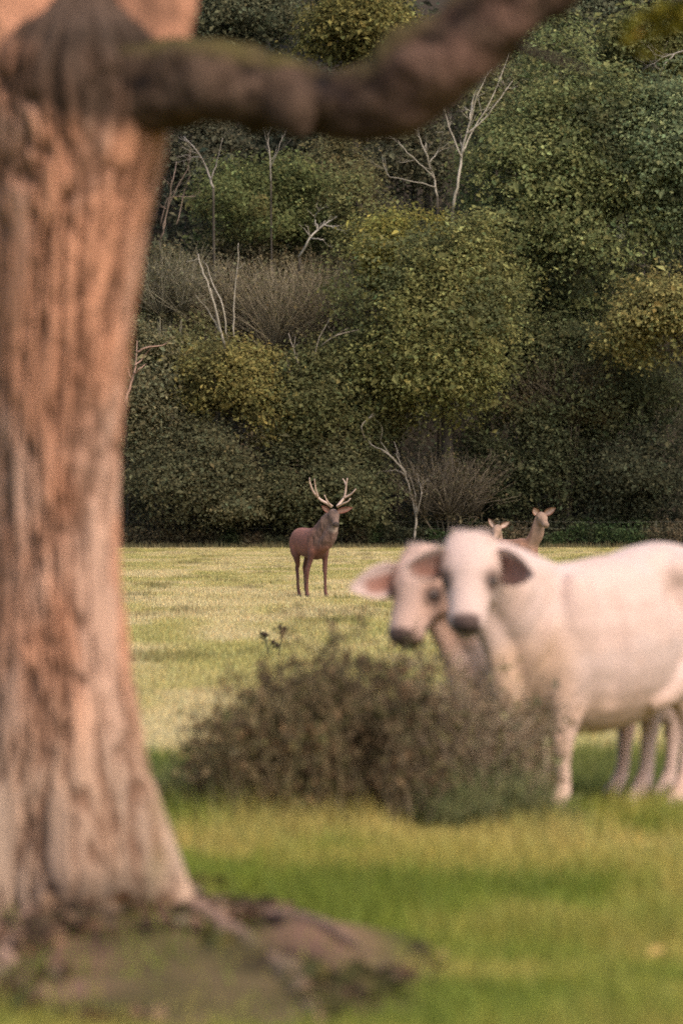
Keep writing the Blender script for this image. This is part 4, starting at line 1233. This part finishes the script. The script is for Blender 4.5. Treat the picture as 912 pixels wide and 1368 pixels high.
scrub("heather_bush", "rounded brown twiggy bush, leftmost of the scrub before the cattle", 275, 440, 1106, prof_fn([270, 300, 350, 400, 440], [975, 950, 930, 905, 900]), 25.6, 380, DB, DL, 6)
scrub("heather_bush", "tallest and darkest bush, under the apricot-faced cow's muzzle", 395, 575, 1106, prof_fn([390, 430, 470, 520, 560, 580], [915, 890, 872, 880, 905, 930]), 25.8, 430, [(.09, .068, .04), (.13, .10, .06)], [(.095, .066, .038), (.15, .104, .058), (.09, .085, .036)], 6)
scrub("thistle_bush", "thin dead brown thistle stand in front of the front cow's chest", 545, 725, 1106, prof_fn([540, 580, 620, 680, 730], [925, 895, 885, 908, 970]), 25.9, 240, [(.22, .16, .105), (.17, .125, .08), (.30, .235, .165)], [(.22, .16, .10), (.16, .12, .075), (.16, .15, .07)], 3)
scrub("grass_tussock", "green tussock of rank grass at the front cow's forefoot", 560, 760, 1110, prof_fn([550, 640, 700, 770], [1070, 1030, 1040, 1085]), 25.4, 300, [(.11, .12, .045), (.15, .145, .06), (.085, .10, .04)], [(.11, .12, .045), (.14, .13, .06)], 0, th=.004, lean=.3, leaf=.03)
scrub("grass_tussock", "dark green tussock at the left foot of the scrub", 200, 300, 1100, prof_fn([190, 250, 300], [1050, 1035, 1020]), 26.2, 200, [(.10, .11, .04), (.13, .13, .055)], [(.10, .11, .04)], 0, th=.004, lean=.3, leaf=.03)

# two seeded thistles standing in the meadow
def thistle(label, D, track, heads):
    b = at(*track[0], D)
    g = float(ground_z(b[:1], b[1:2])[0])
    base = np.array([b[0], D, g])
    t = thing("thistle", label, "thistle", base, "seeded thistles in the meadow")
    pts = [at(px, py, D) for px, py in track]; pts[0][2] = g - .02
    mb = MB(); mb.tube(spline(pts, 4), np.linspace(.010, .006, 4 * (len(pts) - 1) + 1), 5, (.09, .085, .045))
    fh, lf = [], MB()
    for (px, py), k in heads:
        hb = MB()
        e = at(px, py, D)
        a = pts[k]
        mb.tube([a, (a + e) / 2 + [0, 0, .01], e], [.006, .005, .004], 4, (.09, .085, .045))
        V, q, tt = ball(e, (.022, .02, .026), 8)
        hb.put(V, [q, tt], (.055, .04, .03))
        P = e + RNG.normal(0, .03, (14, 3)) - [0, 0, .03]
        V, F, C = leaf_cards(P, np.full(14, .05), tint(np.tile((.10, .10, .05), (14, 1)), .3), aspect=.35)
        fh.append(hb)
        lf.put(V, [F], C)
    add("stalk", mb.mesh("stalk", base), M_WOOD, t)
    add("leaves", lf.mesh("leaves", base, shade=False), M_LEAF, t)["kind"] = "stuff"
    for hb in fh:
        add("flower_head", hb.mesh("flower_head", base), M_LEAF, t)
thistle("taller dark thistle with seed heads, right one of the pair in the meadow", 57.0, [(372, 880), (373, 868), (376, 855), (377, 846)], [((380, 840), 2), ((374, 838), 2), ((370, 862), 1), ((377, 843), 2)])
thistle("shorter thistle leaning left, left one of the pair in the meadow", 56.6, [(360, 880), (358, 868), (355, 858), (352, 852)], [((351, 847), 2), ((355, 848), 2), ((365, 858), 1)])
# fallen orange leaf lying on the near turf
p = groundpt(876, 1292, .05) + tree_base
V, F, C = leaf_cards(p[None], np.array([.07]), np.array([[.48, .33, .12]]), flat=.9)
tag(add("fallen_leaf", mesh_np("fallen_leaf", V, [F], C, shade=False), M_LEAF), "single orange leaf lying on the near green turf", "leaf")
